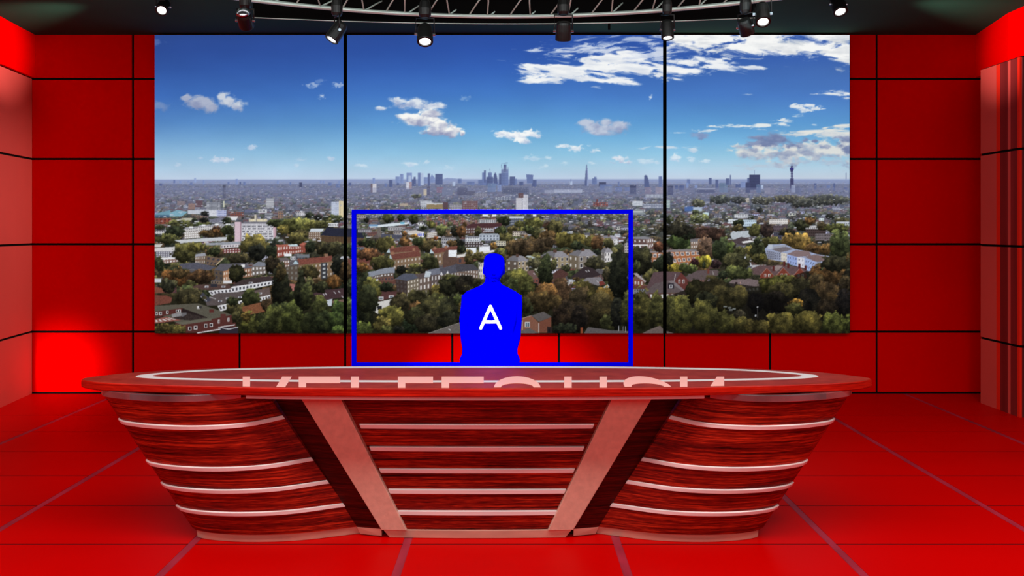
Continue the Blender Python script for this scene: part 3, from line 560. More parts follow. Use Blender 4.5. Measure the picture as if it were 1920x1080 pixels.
    trees(c2, [(985, 1110, 810, 890, BLK), (945, 1040, 820, 880, BR), (1040, 1120, 866, 930, DK), (1340, 1400, 838, 905, (158, 112, 44))])
    # brick terraces with red roofs, centre left
    def gable(c, a, b, apex, low, wallh, rc=RR, wc=YB, nx=6, ny=2, win=(206, 200, 196), dx=0):
        """long roof: ridge a..b, eaves low (left,right), wall below"""
        l0, l1 = low
        p.poly([c(*a), c(*b), c(*l1), c(*l0)], rc, 1, .2)
        p.wall(c(*l0), c(*l1), c(l1[0], l1[1] + wallh), c(l0[0], l0[1] + wallh), wc, nx, ny, win, .3, .45)
        if apex: p.poly([c(*a), c(*l0), c(l0[0] - apex, l0[1] - 4)], (176, 196, 206))
        p.line(*c(*a), *c(*b), .6, (150, 110, 96), .8)
    gable(c2, (430, 890), (680, 862), 34, ((440, 932), (712, 912)), 60)
    gable(c2, (440, 946), (700, 912), 46, ((466, 996), (716, 960)), 90, nx=8)
    gable(c2, (806, 896), (1046, 870), 40, ((836, 938), (1040, 905)), 110, nx=6)
    gable(c2, (60, 990), (330, 962), 0, ((60, 1035), (300, 1020)), 60, RR, (120, 84, 66))
    for (u, v) in [(450, 868), (612, 836), (446, 922), (640, 888), (828, 876), (930, 868), (240, 955)]: p.rect(*c2(u, v), *c2(u + 26, v + 26), (150, 106, 84))
    p.poly([c2(940, 908), c2(970, 904), c2(970, 968), c2(1046, 975), c2(1046, 1050), c2(912, 1052), c2(912, 955)], (92, 70, 62), 1, .15); p.wall(c2(966, 906), c2(1040, 908), c2(1036, 966), c2(966, 968), (226, 230, 236)); p.wall(c2(1124, 888), c2(1214, 884), c2(1214, 938), c2(1124, 942), (224, 230, 238)); p.wall(c2(1242, 876), c2(1336, 872), c2(1336, 920), c2(1242, 924), (222, 226, 234)); p.poly([c2(1040, 950), c2(1400, 902), c2(1400, 920), c2(1050, 974)], (214, 210, 206)); p.wall(c2(1046, 976), c2(1280, 944), c2(1280, 990), c2(1046, 1040), (110, 74, 60), 5, 1)
    trees(c2, [(140, 356, 890, 1000, (122, 78, 44)), (265, 470, 965, 1085, (78, 76, 34)), (100, 250, 1010, 1100, (150, 98, 42)), (640, 730, 800, 870, DG), (720, 880, 955, 1085, (74, 76, 38)), (1110, 1190, 905, 1060, (98, 86, 44)), (1180, 1300, 925, 1000, (92, 84, 40)), (1370, 1480, 890, 970, (100, 100, 44)), (1480, 1600, 820, 960, (104, 82, 46)), (1560, 1700, 810, 960, (96, 70, 44)), (1690, 1860, 760, 920, (92, 72, 42)), (1700, 1790, 690, 800, (84, 84, 42)), (1640, 1740, 690, 760, DG)])
    # left lower half
    p.poly([c5(220, 50), c5(700, 20), c5(690, 52), c5(290, 74)], (190, 194, 200)); p.poly([c5(48, 88), c5(120, 84), c5(100, 112), c5(48, 114)], (196, 194, 192)); p.poly([c5(48, 120), c5(265, 106), c5(230, 150), c5(48, 154)], (202, 200, 202)); p.wall(c5(60, 152), c5(225, 150), c5(225, 200), c5(60, 204), (112, 110, 124), 8, 3, (206, 208, 214)); p.wall(c5(96, 212), c5(290, 200), c5(290, 240), c5(100, 268), (140, 112, 104), 7, 2, (230, 230, 232)); p.poly([c5(96, 214), c5(120, 204), c5(290, 200), c5(285, 214), c5(110, 226)], (220, 220, 224))
    p.poly([c5(420, 80), c5(820, 60), c5(820, 92), c5(480, 96)], (146, 150, 160), 1, .15); p.wall(c5(640, 96), c5(820, 84), c5(820, 110), c5(640, 124), (206, 200, 204), 7, 1, (90, 84, 96)); p.wall(c5(668, 130), c5(820, 118), c5(820, 164), c5(668, 168), (116, 62, 62), 6, 2, (210, 200, 200)); 
    p.wall(c5(410, 196), c5(505, 188), c5(505, 262), c5(410, 268), (118, 98, 84), 5, 2, (190, 186, 180)); p.poly([c5(408, 178), c5(500, 164), c5(515, 190), c5(410, 200)], (150, 152, 162)); p.poly([c5(596, 220), c5(670, 208), c5(670, 215), c5(600, 280)], (196, 180, 146)); p.wall(c5(510, 192), c5(660, 214), c5(590, 278), c5(510, 270), (110, 90, 76), 3, 2)
    trees(c5, [(210, 410, 75, 235, (90, 88, 40)), (340, 522, 70, 150, (112, 106, 44)), (525, 640, 110, 190, DG), (820, 1055, 8, 190, (112, 102, 44)), (890, 1045, 95, 240, BLK), (1040, 1160, 98, 210, DK), (710, 920, 170, 270, (68, 62, 36)), (48, 130, 200, 330, DG)])
    p.wall(c5(1150, 100), c5(1275, 94), c5(1275, 180), c5(1150, 208), (138, 68, 58), 5, 2, (214, 196, 190)); p.poly([c5(1135, 92), c5(1265, 88), c5(1285, 100), c5(1155, 110)], (170, 96, 80)); p.wall(c5(1270, 104), c5(1385, 98), c5(1385, 160), c5(1270, 178), (132, 66, 56), 7, 2, (222, 206, 200)); p.wall(c5(1350, 86), c5(1415, 76), c5(1405, 160), c5(1385, 162), (140, 72, 60)); p.poly([c5(1345, 90), c5(1385, 70), c5(1418, 76), c5(1390, 96)], (176, 100, 84)); p.poly([c5(1245, 90), c5(1330, 84), c5(1340, 106), c5(1270, 106)], (186, 206, 214))
    trees(c5, [(1405, 1500, 60, 165, DK), (1490, 1600, 60, 170, (66, 62, 36)), (1560, 1745, 70, 190, (64, 62, 36)), (1780, 1830, 80, 200, DG)])
    p.poly([c5(1330, 180), c5(1440, 176), c5(1440, 208), c5(1330, 206)], (110, 116, 124)); p.wall(c5(1180, 230), c5(1260, 226), c5(1260, 300), c5(1180, 306), (128, 92, 76), 4, 2, WH); p.poly([c5(1160, 212), c5(1240, 206), c5(1270, 232), c5(1180, 240)], (104, 96, 98)); blk(c5, 1215, 1280, 170, 194, WH); blk(c5, 1270, 1315, 196, 226, (206, 206, 210), 3, 1)
    p.poly([c5(1330, 222), c5(1640, 190), c5(1668, 236), c5(1360, 276)], (122, 70, 60), 1, .2); p.wall(c5(1345, 274), c5(1660, 238), c5(1650, 372), c5(1345, 430), (126, 102, 78), 9, 3, (200, 190, 180), .28, .4, None); p.wall(c5(1545, 256), c5(1600, 250), c5(1600, 396), c5(1545, 400), (60, 60, 66), 1, 4, (170, 176, 180)); p.poly([c5(1290, 262), c5(1318, 230), c5(1345, 266)], (170, 196, 210)); p.wall(c5(1225, 290), c5(1340, 270), c5(1340, 420), c5(1225, 400), (92, 80, 70), 3, 3, (120, 116, 110)); p.rect(*c5(1580, 172), *c5(1608, 200), (140, 104, 84))
    trees(c5, [(1340, 1530, 275, 400, (80, 72, 36)), (1640, 1740, 190, 362, BLK), (1590, 1740, 360, 480, (150, 96, 38)), (1710, 1830, 250, 420, (82, 62, 34))])
    p.poly([c5(265, 262), c5(430, 250), c5(600, 290), c5(540, 322), c5(300, 306)], (84, 84, 98), 1, .15); p.poly([c5(580, 320), c5(640, 262), c5(760, 262), c5(690, 330)], (92, 90, 100), 1, .1); p.wall(c5(580, 322), c5(664, 330), c5(664, 420), c5(590, 396), (92, 78, 66), 2, 2); p.wall(c5(664, 330), c5(728, 316), c5(728, 410), c5(664, 424), (168, 120, 88), 3, 2, (230, 220, 210)); p.poly([c5(740, 262), c5(850, 256), c5(935, 296), c5(820, 312)], (100, 98, 110), 1, .1); p.wall(c5(830, 310), c5(935, 298), c5(935, 376), c5(830, 392), (140, 100, 78), 4, 2, (226, 214, 206)); p.rect(*c5(826, 270), *c5(860, 292), (230, 230, 232))
    p.poly([c5(918, 284), c5(980, 242), c5(1040, 250), c5(1050, 284), c5(985, 296)], (122, 126, 138), 1, .1); p.wall(c5(918, 286), c5(1050, 284), c5(1054, 352), c5(925, 372), (112, 102, 96), 4, 2, (232, 232, 236))
    trees(c5, [(110, 350, 315, 460, (142, 88, 36)), (190, 370, 300, 390, (108, 82, 40)), (350, 590, 318, 446, (96, 66, 36)), (60, 250, 400, 520, (66, 66, 42)), (722, 862, 262, 432, (52, 52, 26)), (1040, 1180, 200, 340, (52, 44, 28))])
    p.poly([c5(48, 470), c5(110, 480), c5(130, 520), c5(48, 526)], (128, 76, 60), 1, .2); p.poly([c5(48, 545), c5(150, 548), c5(215, 570), c5(190, 615), c5(48, 640)], (122, 70, 58), 1, .2); p.rect(*c5(48, 396), *c5(106, 430), (206, 210, 218))
    p.poly([c5(730, 462), c5(840, 404), c5(1080, 372), c5(1132, 406), c5(780, 470)], (66, 54, 56), 1, .15); p.wall(c5(735, 470), c5(1130, 412), c5(1120, 448), c5(740, 526), (226, 226, 232), 12, 1, (70, 70, 80), .5, .45); p.poly([c5(380, 470), c5(440, 448), c5(720, 446), c5(742, 484), c5(540, 500), c5(420, 492)], (88, 66, 62), 1, .15); p.wall(c5(530, 506), c5(740, 484), c5(740, 524), c5(560, 548), (224, 224, 230), 6, 1, (70, 66, 74)); p.rect(*c5(552, 442), *c5(612, 470), (48, 48, 58)); p.rect(*c5(664, 412), *c5(744, 440), (220, 220, 224))
    p.poly([c5(500, 590), c5(600, 530), c5(860, 510), c5(830, 560), c5(640, 634), c5(520, 640)], (94, 84, 84), 1, .15); p.poly([c5(860, 520), c5(1080, 476), c5(1090, 540), c5(980, 562), c5(870, 570)], (104, 88, 86), 1, .15); p.wall(c5(612, 640), c5(840, 590), c5(840, 640), c5(640, 690), (230, 230, 234), 7, 1, (80, 76, 84), .5, .5); p.wall(c5(980, 566), c5(1090, 540), c5(1090, 590), c5(1000, 600), (226, 226, 230), 4, 1, (90, 84, 90), .5, .5)
    for (u, v) in [(895, 424), (690, 566), (800, 556), (980, 520), (650, 460), (500, 462), (620, 590)]: p.rect(*c5(u, v), *c5(u + 34, v + 16), (216, 216, 222)); p.rect(*c5(u + 6, v + 4), *c5(u + 26, v + 14), (90, 90, 104))
    p.poly([c5(420, 516), c5(470, 510), c5(560, 590), c5(510, 610)], (70, 70, 84), 1, .1); p.line(*c5(430, 530), *c5(520, 600), 1, (210, 212, 218)); p.line(*c5(540, 560), *c5(600, 580), 1, (200, 200, 206))
    trees(c5, [(215, 490, 480, 640, (92, 84, 46)), (835, 985, 500, 640, (72, 80, 36)), (690, 860, 610, 740, (88, 82, 40)), (700, 800, 560, 640, DG)])
    p.poly([c5(835, 650), c5(960, 618), c5(1090, 600), c5(1060, 690), c5(900, 720), c5(840, 690)], (134, 84, 58), 1, .25); trees(c5, [(1000, 1130, 575, 700, (84, 62, 36))])
    # brick courtyard building, bottom left
    p.poly([c5(48, 640), c5(300, 626), c5(440, 618), c5(740, 720), c5(560, 770), c5(290, 812), c5(48, 700)], (96, 92, 80), 1, .1)
    p.poly([c5(290, 664), c5(520, 746), c5(370, 772), c5(230, 760), c5(200, 712)], (60, 50, 48), 1, .4); p.poly([c5(296, 660), c5(522, 744), c5(516, 752), c5(292, 690)], (44, 34, 34)); p.wall(c5(200, 714), c5(290, 700), c5(300, 730), c5(205, 746), (150, 148, 150)); p.wall(c5(290, 706), c5(335, 700), c5(335, 720), c5(295, 740), (112, 110, 114))
    p.wall(c5(48, 694), c5(300, 660), c5(290, 694), c5(48, 752), (92, 48, 44), 0, 0)
    for (u, v) in [(56, 698), (90, 696), (152, 684), (240, 674), (262, 672)]: p.rect(*c5(u, v), *c5(u + 22, v + 28), (222, 222, 222)); p.rect(*c5(u + 5, v + 5), *c5(u + 17, v + 23), (50, 40, 44))
    p.wall(c5(48, 760), c5(150, 738), c5(290, 770), c5(48, 800), (150, 90, 80), 5, 1, (224, 220, 220))
    p.wall(c5(240, 806), c5(560, 760), c5(740, 722), c5(800, 870), (90, 48, 44), 0, 0); p.poly([c5(230, 800), c5(560, 768), c5(740, 724), c5(790, 730), c5(770, 850), c5(430, 884), c5(330, 884), c5(240, 830)], (92, 50, 46), 1, .1); p.poly([c5(230, 792), c5(560, 752), c5(560, 772), c5(300, 812)], (110, 106, 92))
    for (u, v) in [(350, 828), (402, 820), (494, 804), (542, 796), (618, 766), (704, 748)]: p.rect(*c5(u, v), *c5(u + (30 if u < 600 else 16), v + 34), (224, 224, 224)); p.rect(*c5(u + 6, v + 6), *c5(u + (24 if u < 600 else 12), v + 28), (34, 26, 34))
    p.rect(*c5(640, 712), *c5(690, 770), (98, 54, 50)); p.rect(*c5(430, 640), *c5(456, 668), (226, 226, 228)); p.rect(*c5(446, 640), *c5(472, 666), (60, 58, 58)); p.rect(*c5(540, 672), *c5(582, 700), (96, 48, 44))
    p.line(*c5(640, 830), *c5(770, 812), 1.6, (220, 220, 224)); p.poly([c5(630, 836), c5(800, 830), c5(800, 887), c5(630, 887)], (50, 44, 56)); p.line(*c5(620, 832), *c5(720, 852), 1.4, (226, 226, 230)); p.line(*c5(720, 850), *c5(800, 832), 1.4, (226, 226, 230)); p.line(*c5(430, 885), *c5(640, 850), 2.0, (226, 226, 230))
    trees(c5, [(740, 830, 690, 800, (84, 80, 40)), (48, 330, 805, 905, (104, 96, 38)), (70, 180, 800, 870, (112, 96, 40))])
    p.poly([c5(1470, 530), c5(1560, 500), c5(1760, 480), c5(1760, 560), c5(1600, 586), c5(1500, 560)], (74, 54, 58), 1, .15); p.wall(c5(1590, 590), c5(1648, 578), c5(1640, 640), c5(1610, 640), (206, 214, 226)); p.poly([c5(1645, 596), c5(1760, 580), c5(1740, 630), c5(1660, 636)], (128, 100, 90), 1, .2); p.wall(c5(1265, 440), c5(1312, 446), c5(1312, 506), c5(1265, 506), (176, 110, 104))
    for (u, v) in [(1560, 528), (1580, 524), (1660, 512), (1700, 506), (1730, 550)]: p.line(*c5(u, v), *c5(u + 18, v + 20), 1.2, (214, 214, 220))
    trees(c5, [(1400, 1480, 390, 570, (76, 76, 42)), (1490, 1600, 420, 520, (64, 66, 36)), (1090, 1270, 250, 640, (44, 46, 28), .7), (1130, 1230, 260, 420, (74, 62, 32), .6), (1300, 1440, 330, 680, (48, 52, 30), .7), (1360, 1470, 440, 680, (66, 72, 34), .4), (1080, 1300, 610, 720, (58, 66, 32)), (1640, 1760, 600, 780, (66, 88, 36)), (1720, 1830, 580, 760, (76, 98, 40)), (1450, 1620, 560, 760, (74, 80, 34), .5), (1040, 1240, 650, 890, (74, 80, 32)), (940, 1080, 710, 890, (68, 74, 32)), (815, 980, 700, 900, (104, 106, 38), .5), (830, 920, 695, 780, (140, 112, 40)), (1180, 1390, 600, 900, (86, 96, 36), .65), (1370, 1560, 680, 900, (58, 66, 30), .3), (1490, 1660, 690, 900, (54, 64, 30), .4), (1320, 1390, 660, 780, (80, 90, 36), .5), (1600, 1830, 700, 860, (66, 86, 34)), (1640, 1840, 820, 910, (84, 110, 40))])
    # centre lower half
    for (a, b) in [((215, 350), (310, 338)), ((300, 330), (380, 318)), ((350, 318), (470, 306))]:
        p.poly([c6(*a), c6(a[0] + 40, a[1] - 18), c6(b[0] + 10, b[1] - 14), c6(b[0] + 10, b[1] + 40), c6(a[0], a[1] + 46)], (136, 142, 156), 1, .1); p.wall(c6(a[0], a[1] + 38), c6(b[0], b[1] + 36), c6(b[0], b[1] + 100), c6(a[0], a[1] + 90), (96, 80, 72), 4, 2, (220, 220, 224))
    p.wall(c6(230, 396), c6(330, 400), c6(330, 440), c6(240, 440), (206, 206, 212)); p.wall(c6(330, 390), c6(470, 376), c6(470, 420), c6(335, 420), (116, 80, 70), 5, 1)
    p.poly([c6(770, 318), c6(880, 300), c6(960, 320), c6(1040, 330), c6(1000, 360), c6(820, 370)], (112, 116, 132), 1, .15)
    p.wall(c6(805, 366), c6(1040, 334), c6(1040, 420), c6(805, 490), (96, 84, 82), 8, 2, (224, 222, 224), .3, .6); p.wall(c6(1030, 300), c6(1232, 322), c6(1232, 396), c6(1040, 370), (116, 98, 88), 8, 2, (220, 216, 214), .34, .55); p.poly([c6(1020, 262), c6(1190, 268), c6(1240, 318), c6(1040, 336)], (74, 72, 80), 1, .15); p.poly([c6(880, 306), c6(1030, 268), c6(1040, 340), c6(900, 360)], (84, 84, 96), 1, .2)
    for (u, v) in [(888, 338), (944, 330)]: p.poly([c6(u, v + 24), c6(u + 12, v - 6), c6(u + 26, v + 22)], (224, 224, 230))
    p.poly([c6(486, 396), c6(560, 348), c6(660, 352), c6(694, 390), c6(590, 416)], (84, 88, 104), 1, .12); p.wall(c6(486, 400), c6(592, 416), c6(592, 530), c6(500, 516), (66, 54, 52), 3, 3, (80, 72, 72)); p.wall(c6(592, 416), c6(700, 390), c6(700, 500), c6(592, 530), (124, 112, 96), 4, 3, (224, 216, 204), .4, .55); p.wall(c6(700, 392), c6(800, 372), c6(800, 490), c6(700, 510), (108, 92, 84), 3, 2, (232, 228, 226), .4, .6); p.poly([c6(660, 356), c6(780, 340), c6(806, 380), c6(700, 398)], (92, 80, 80), 1, .2); p.poly([c6(760, 326), c6(810, 334), c6(800, 380), c6(745, 385)], (190, 200, 210))
    p.wall(c6(1236, 250), c6(1284, 250), c6(1284, 396), c6(1236, 400), (214, 210, 204), 3, 3, (76, 70, 74)); p.rect(*c6(1234, 244), *c6(1290, 256), (150, 146, 146))
    trees(c6, [(600, 720, 260, 300, (130, 128, 60)), (1230, 1300, 160, 250, (92, 84, 42))])
    p.poly([c6(320, 530), c6(360, 510), c6(500, 512), c6(500, 560), c6(330, 600)], (90, 58, 58), 1, .15); p.poly([c6(278, 616), c6(440, 582), c6(560, 570), c6(560, 640), c6(330, 712), c6(280, 690)], (222, 220, 216)); p.rect(*c6(326, 640), *c6(364, 680), (40, 40, 46)); p.rect(*c6(288, 656), *c6(314, 686), (50, 50, 56))
    for (u, v) in [(336, 560), (428, 546)]: p.rect(*c6(u, v), *c6(u + 44, v + 26), (216, 216, 220)); p.rect(*c6(u + 8, v + 6), *c6(u + 36, v + 22), (110, 120, 130))
    p.wall(c6(590, 530), c6(770, 500), c6(770, 560), c6(590, 590), (150, 140, 130), 5, 1)
    trees(c6, [(140, 290, 340, 890, (48, 54, 30), .35), (180, 360, 400, 580, (112, 110, 42)), (150, 330, 460, 700, (60, 66, 34)), (340, 470, 430, 520, DK), (490, 590, 280, 350, BLK), (810, 900, 450, 580, (122, 108, 42)), (880, 1080, 360, 470, (86, 86, 36)), (890, 1110, 380, 560, (50, 52, 30)), (1030, 1210, 360, 540, (46, 42, 30)), (1190, 1300, 400, 500, (56, 54, 34)), (430, 620, 535, 680, (80, 72, 40)), (610, 780, 490, 640, (84, 80, 42)), (600, 720, 600, 740, (110, 78, 40)), (780, 960, 520, 700, (92, 92, 42)), (870, 1010, 560, 680, (96, 104, 42)), (680, 900, 560, 800, (72, 70, 36)), (890, 1110, 540, 830, (58, 60, 36)), (1010, 1110, 540, 640, (84, 96, 42)), (1050, 1100, 610, 720, (128, 106, 40)), (340, 560, 650, 830, (118, 114, 42)), (300, 440, 740, 890, (124, 112, 44)), (340, 480, 820, 900, (92, 96, 40)), (540, 690, 760, 890, (48, 64, 36)), (560, 760, 660, 800, (64, 66, 34)), (660, 880, 720, 890, (58, 54, 32)), (100, 280, 790, 910, (86, 100, 36)), (40, 110, 580, 740, (88, 104, 40)), (40, 140, 740, 900, (72, 92, 34)), (860, 1080, 700, 850, (44, 46, 30)), (470, 560, 820, 900, BLK)])
    p.poly([c6(780, 890), c6(1060, 792), c6(1110, 784), c6(1110, 890)], (112, 104, 100), 1, .12); p.line(*c6(780, 888), *c6(1062, 792), .8, (160, 152, 146)); p.line(*c6(965, 848), *c6(985, 862), 1.2, (230, 230, 230))
    # right of the figure
    trees(c6, [(1080, 1330, 480, 800, (60, 58, 32)), (1240, 1500, 420, 760, (70, 70, 34)), (1300, 1600, 600, 900, (56, 50, 30)), (1090, 1300, 690, 890, (52, 52, 30)), (1430, 1640, 520, 760, (62, 62, 32))])
    def villa(c, u0, u1, v0, v1, split, wc, sc=(92, 80, 72), rc=(110, 108, 114), nx=3, ny=2):
        rh = (v1 - v0) * .30
        p.wall(c(u0, v0 + rh * .7), c(u0 + (u1 - u0) * split, v0 + rh), c(u0 + (u1 - u0) * split, v1), c(u0, v1 - 8), sc, 2, ny, (210, 208, 206), .26, .42)
        p.wall(c(u0 + (u1 - u0) * split, v0 + rh), c(u1, v0 + rh * .8), c(u1, v1 - 10), c(u0 + (u1 - u0) * split, v1), wc, nx, ny, (52, 50, 58), .3, .5, (234, 234, 236))
        p.poly([c(u0 - 4, v0 + rh * .8), c(u0 + (u1 - u0) * .28, v0 - 6), c(u0 + (u1 - u0) * .60, v0 - 8), c(u0 + (u1 - u0) * split, v0 + rh + 3)], rc, 1, .12)
        p.poly([c(u0 + (u1 - u0) * split, v0 + rh + 4), c(u0 + (u1 - u0) * .52, v0 - 6), c(u0 + (u1 - u0) * .74, v0 - 6), c(u1 + 5, v0 + rh)], tuple(min(255, k * 1.28) for k in rc), 1, .12)
        p.rect(*c(u0 + (u1 - u0) * .44, v0 - 22), *c(u0 + (u1 - u0) * .56, v0 + 6), (84, 62, 54))
    villa(c7, 234, 438, 196, 338, .52, (156, 140, 116)); villa(c7, 545, 808, 156, 306, .48, (150, 136, 110)); villa(c7, 796, 1054, 140, 312, .34, (128, 118, 108), (108, 96, 80)); villa(c7, 1090, 1190, 120, 250, .3, (210, 206, 206), (96, 92, 90)); villa(c7, 1075, 1244, 14, 96, .75, (206, 206, 208), (150, 142, 134), (126, 124, 134))
    p.poly([c7(410, 196), c7(440, 184), c7(505, 210), c7(490, 226)], (176, 186, 188)); blk(c7, 1300, 1340, 80, 160, (176, 170, 166), 2, 3)
    trees(c7, [(660, 960, -20, 120, (112, 102, 40)), (940, 1060, 10, 110, (104, 96, 42)), (1000, 1120, 20, 130, (112, 76, 40)), (1110, 1200, 36, 120, (78, 76, 40)), (540, 680, -40, 60, BR), (280, 520, 40, 180, (92, 72, 44)), (500, 640, 30, 160, (88, 70, 44)), (570, 680, 20, 110, (84, 66, 40)), (820, 930, 60, 140, DK)])
    trees(c7, [(950, 1110, 200, 310, (76, 74, 46)), (520, 660, 180, 470, (52, 60, 32), .3), (640, 690, 210, 320, (96, 96, 52)), (430, 540, 210, 300, (94, 92, 60)), (730, 820, 270, 330, (80, 84, 50))])
    p.poly([c7(400, 350), c7(430, 325), c7(480, 320), c7(525, 392), c7(430, 410)], (112, 86, 84), 1, .12); p.wall(c7(462, 404), c7(525, 390), c7(525, 440), c7(480, 430), (128, 76, 66), 2, 1)
    p.poly([c7(820, 380), c7(940, 286), c7(1010, 300), c7(1090, 362), c7(1000, 390), c7(830, 400)], (56, 46, 50), 1, .12); p.poly([c7(660, 350), c7(720, 306), c7(800, 350), c7(760, 390), c7(665, 420)], (84, 56, 52), 1, .15); p.poly([c7(925, 412), c7(960, 388), c7(1080, 382), c7(1130, 440), c7(1060, 460)], (128, 124, 130), 1, .12); p.wall(c7(1070, 425), c7(1106, 415), c7(1130, 445), c7(1080, 462), (120, 56, 50)); p.poly([c7(1090, 484), c7(1160, 440), c7(1170, 470), c7(1110, 490)], (186, 196, 206))
    for (u, v) in [(950, 322), (970, 318), (480, 344), (1050, 414)]: p.line(*c7(u, v), *c7(u + 16, v + 16), 1.0, (210, 210, 216))
    trees(c7, [(655, 780, 385, 520, (104, 76, 44)), (190, 400, 320, 470, (72, 76, 36)), (240, 480, 320, 560, (96, 96, 38)), (200, 360, 400, 640, (62, 70, 32)), (360, 470, 430, 560, (80, 84, 34)), (840, 900, 380, 420, BR), (1100, 1170, 300, 420, (76, 70, 42)), (1160, 1340, 130, 620, (36, 40, 26), .3), (640, 830, 400, 700, (96, 68, 40)), (460, 690, 450, 650, (118, 80, 36)), (370, 730, 520, 700, (92, 72, 34)), (380, 480, 600, 760, DG), (840, 1060, 420, 640, (92, 82, 34)), (1000, 1230, 480, 700, (124, 96, 34)), (880, 1240, 540, 840, (74, 64, 32)), (780, 1000, 480, 850, (66, 54, 32)), (700, 880, 600, 800, (58, 46, 30)), (1080, 1220, 720, 860, (78, 82, 38)), (640, 800, 650, 840, (56, 42, 28)), (1180, 1280, 560, 860, BLK), (1270, 1400, 520, 860, (70, 72, 32)), (360, 460, 560, 700, (66, 66, 34)), (820, 960, 640, 890, (38, 32, 24)), (640, 880, 800, 900, (44, 50, 32))])
    p.poly([c7(366, 758), c7(462, 728), c7(528, 790), c7(528, 884), c7(366, 884)], (140, 92, 74), 1, .1); p.poly([c7(528, 786), c7(642, 742), c7(640, 850), c7(600, 884), c7(526, 884)], (124, 74, 58), 1, .1); p.poly([c7(462, 728), c7(572, 692), c7(646, 740), c7(530, 784)], (98, 92, 92), 1, .12); p.line(*c7(370, 756), *c7(462, 728), 1.0, (190, 170, 160)); p.rect(*c7(404, 786), *c7(450, 834), (216, 220, 224)); p.rect(*c7(410, 792), *c7(444, 830), (92, 110, 126)); p.rect(*c7(424, 790), *c7(430, 834), (220, 222, 226)); p.line(*c7(381, 772), *c7(381, 860), 1.2, (216, 214, 212)); p.line(*c7(529, 796), *c7(529, 884), 1.2, (206, 200, 196)); p.poly([c7(366, 868), c7(440, 838), c7(526, 886), c7(366, 890)], (104, 98, 98), 1, .12); p.poly([c7(604, 826), c7(650, 834), c7(650, 886), c7(604, 886)], (48, 36, 36)); p.rect(*c7(614, 850), *c7(630, 880), (20, 20, 30))
    p.poly([c7(935, 888), c7(972, 832), c7(1180, 860), c7(1335, 868), c7(1335, 890), c7(935, 890)], (98, 92, 94), 1, .12); p.rect(*c7(906, 836), *c7(926, 888), (150, 76, 48)); p.line(*c7(1248, 820), *c7(1248, 870), 1.2, (190, 190, 196)); p.line(*c7(1290, 826), *c7(1290, 870), 1.0, (150, 150, 156)); p.line(*c7(1310, 826), *c7(1310, 876), 1.0, (170, 170, 176))
    # right of the blue frame
    p.wall(c7(1376, 34), c7(1490, 30), c7(1510, 140), c7(1380, 130), (96, 74, 72), 3, 2, (206, 204, 206), .3, .4); p.wall(c7(1490, 34), c7(1560, 30), c7(1560, 110), c7(1510, 140), (118, 94, 88), 4, 2, (232, 232, 234), .35, .55); p.rect(*c7(1378, 88), *c7(1512, 98), (222, 222, 224)); p.poly([c7(1376, 20), c7(1480, 14), c7(1560, 32), c7(1500, 42), c7(1376, 36)], (128, 128, 136)); p.rect(*c7(1376, 118), *c7(1510, 140), (72, 76, 84))
    p.poly([c7(1490, 150), c7(1760, 135), c7(1760, 154), c7(1500, 168)], (132, 124, 126)); p.wall(c7(1500, 166), c7(1880, 150), c7(1880, 300), c7(1510, 260), (156, 98, 66), 8, 2, (110, 104, 108), .5, .45, (226, 222, 220))
    trees(c7, [(1560, 1660, 60, 160, (112, 66, 42)), (1340, 1560, 110, 360, (52, 52, 30)), (1560, 1740, 190, 330, DK), (1380, 1440, 230, 340, (70, 80, 38))])
    p.poly([c7(1376, 400), c7(1410, 345), c7(1495, 424), c7(1440, 470), c7(1376, 440)], (112, 84, 78), 1, .12); p.poly([c7(1376, 348), c7(1412, 344), c7(1496, 420), c7(1486, 430)], (170, 158, 158)); p.wall(c7(1385, 400), c7(1470, 410), c7(1470, 470), c7(1385, 460), (124, 70, 60), 3, 1, (206, 196, 190))
    trees(c8, [(48, 256, -10, 125, (70, 90, 40)), (130, 360, -60, 40, (74, 52, 40)), (260, 600, -70, 60, (84, 58, 44)), (180, 320, -40, 40, DK)])
    p.wall(c8(264, 56), c8(396, 48), c8(396, 130), c8(264, 126), (132, 110, 96), 6, 2, (206, 200, 196)); p.poly([c8(260, 40), c8(340, 34), c8(400, 46), c8(395, 60), c8(262, 66)], (112, 108, 112))
    p.wall(c8(60, 150), c8(356, 142), c8(356, 240), c8(110, 262), (164, 102, 66), 6, 2, (110, 104, 110), .5, .45, (226, 222, 218)); p.poly([c8(50, 138), c8(220, 130), c8(352, 136), c8(352, 152), c8(56, 156)], (128, 120, 122))
    trees(c8, [(330, 480, 30, 230, (110, 82, 60)), (458, 622, 32, 232, (62, 74, 40)), (590, 660, 60, 190, (76, 92, 38)), (30, 110, 160, 320, BLK), (650, 760, 110, 220, (72, 72, 36)), (760, 840, 100, 210, (112, 104, 42)), (800, 940, 60, 220, (66, 72, 38)), (540, 800, 170, 320, (70, 70, 38)), (810, 920, 170, 260, (86, 82, 36)), (880, 938, 178, 230, (120, 112, 36)), (300, 450, 188, 305, (160, 148, 34)), (60, 190, 260, 350, (168, 148, 36)), (160, 240, 255, 330, (90, 100, 44)), (260, 340, 215, 285, (70, 36, 40)), (200, 320, 270, 350, (84, 96, 44)), (440, 540, 230, 300, (58, 40, 40)), (370, 400, 240, 310, DK)])
    p.poly([c8(620, 2), c8(640, -30), c8(790, -36), c8(800, 20), c8(640, 44)], (176, 184, 192), 1, .1); p.poly([c8(640, 50), c8(720, 20), c8(780, 34), c8(836, 60), c8(740, 96), c8(660, 80)], (74, 62, 66), 1, .15); p.poly([c8(720, 64), c8(800, 50), c8(838, 62), c8(740, 78)], (220, 220, 222))
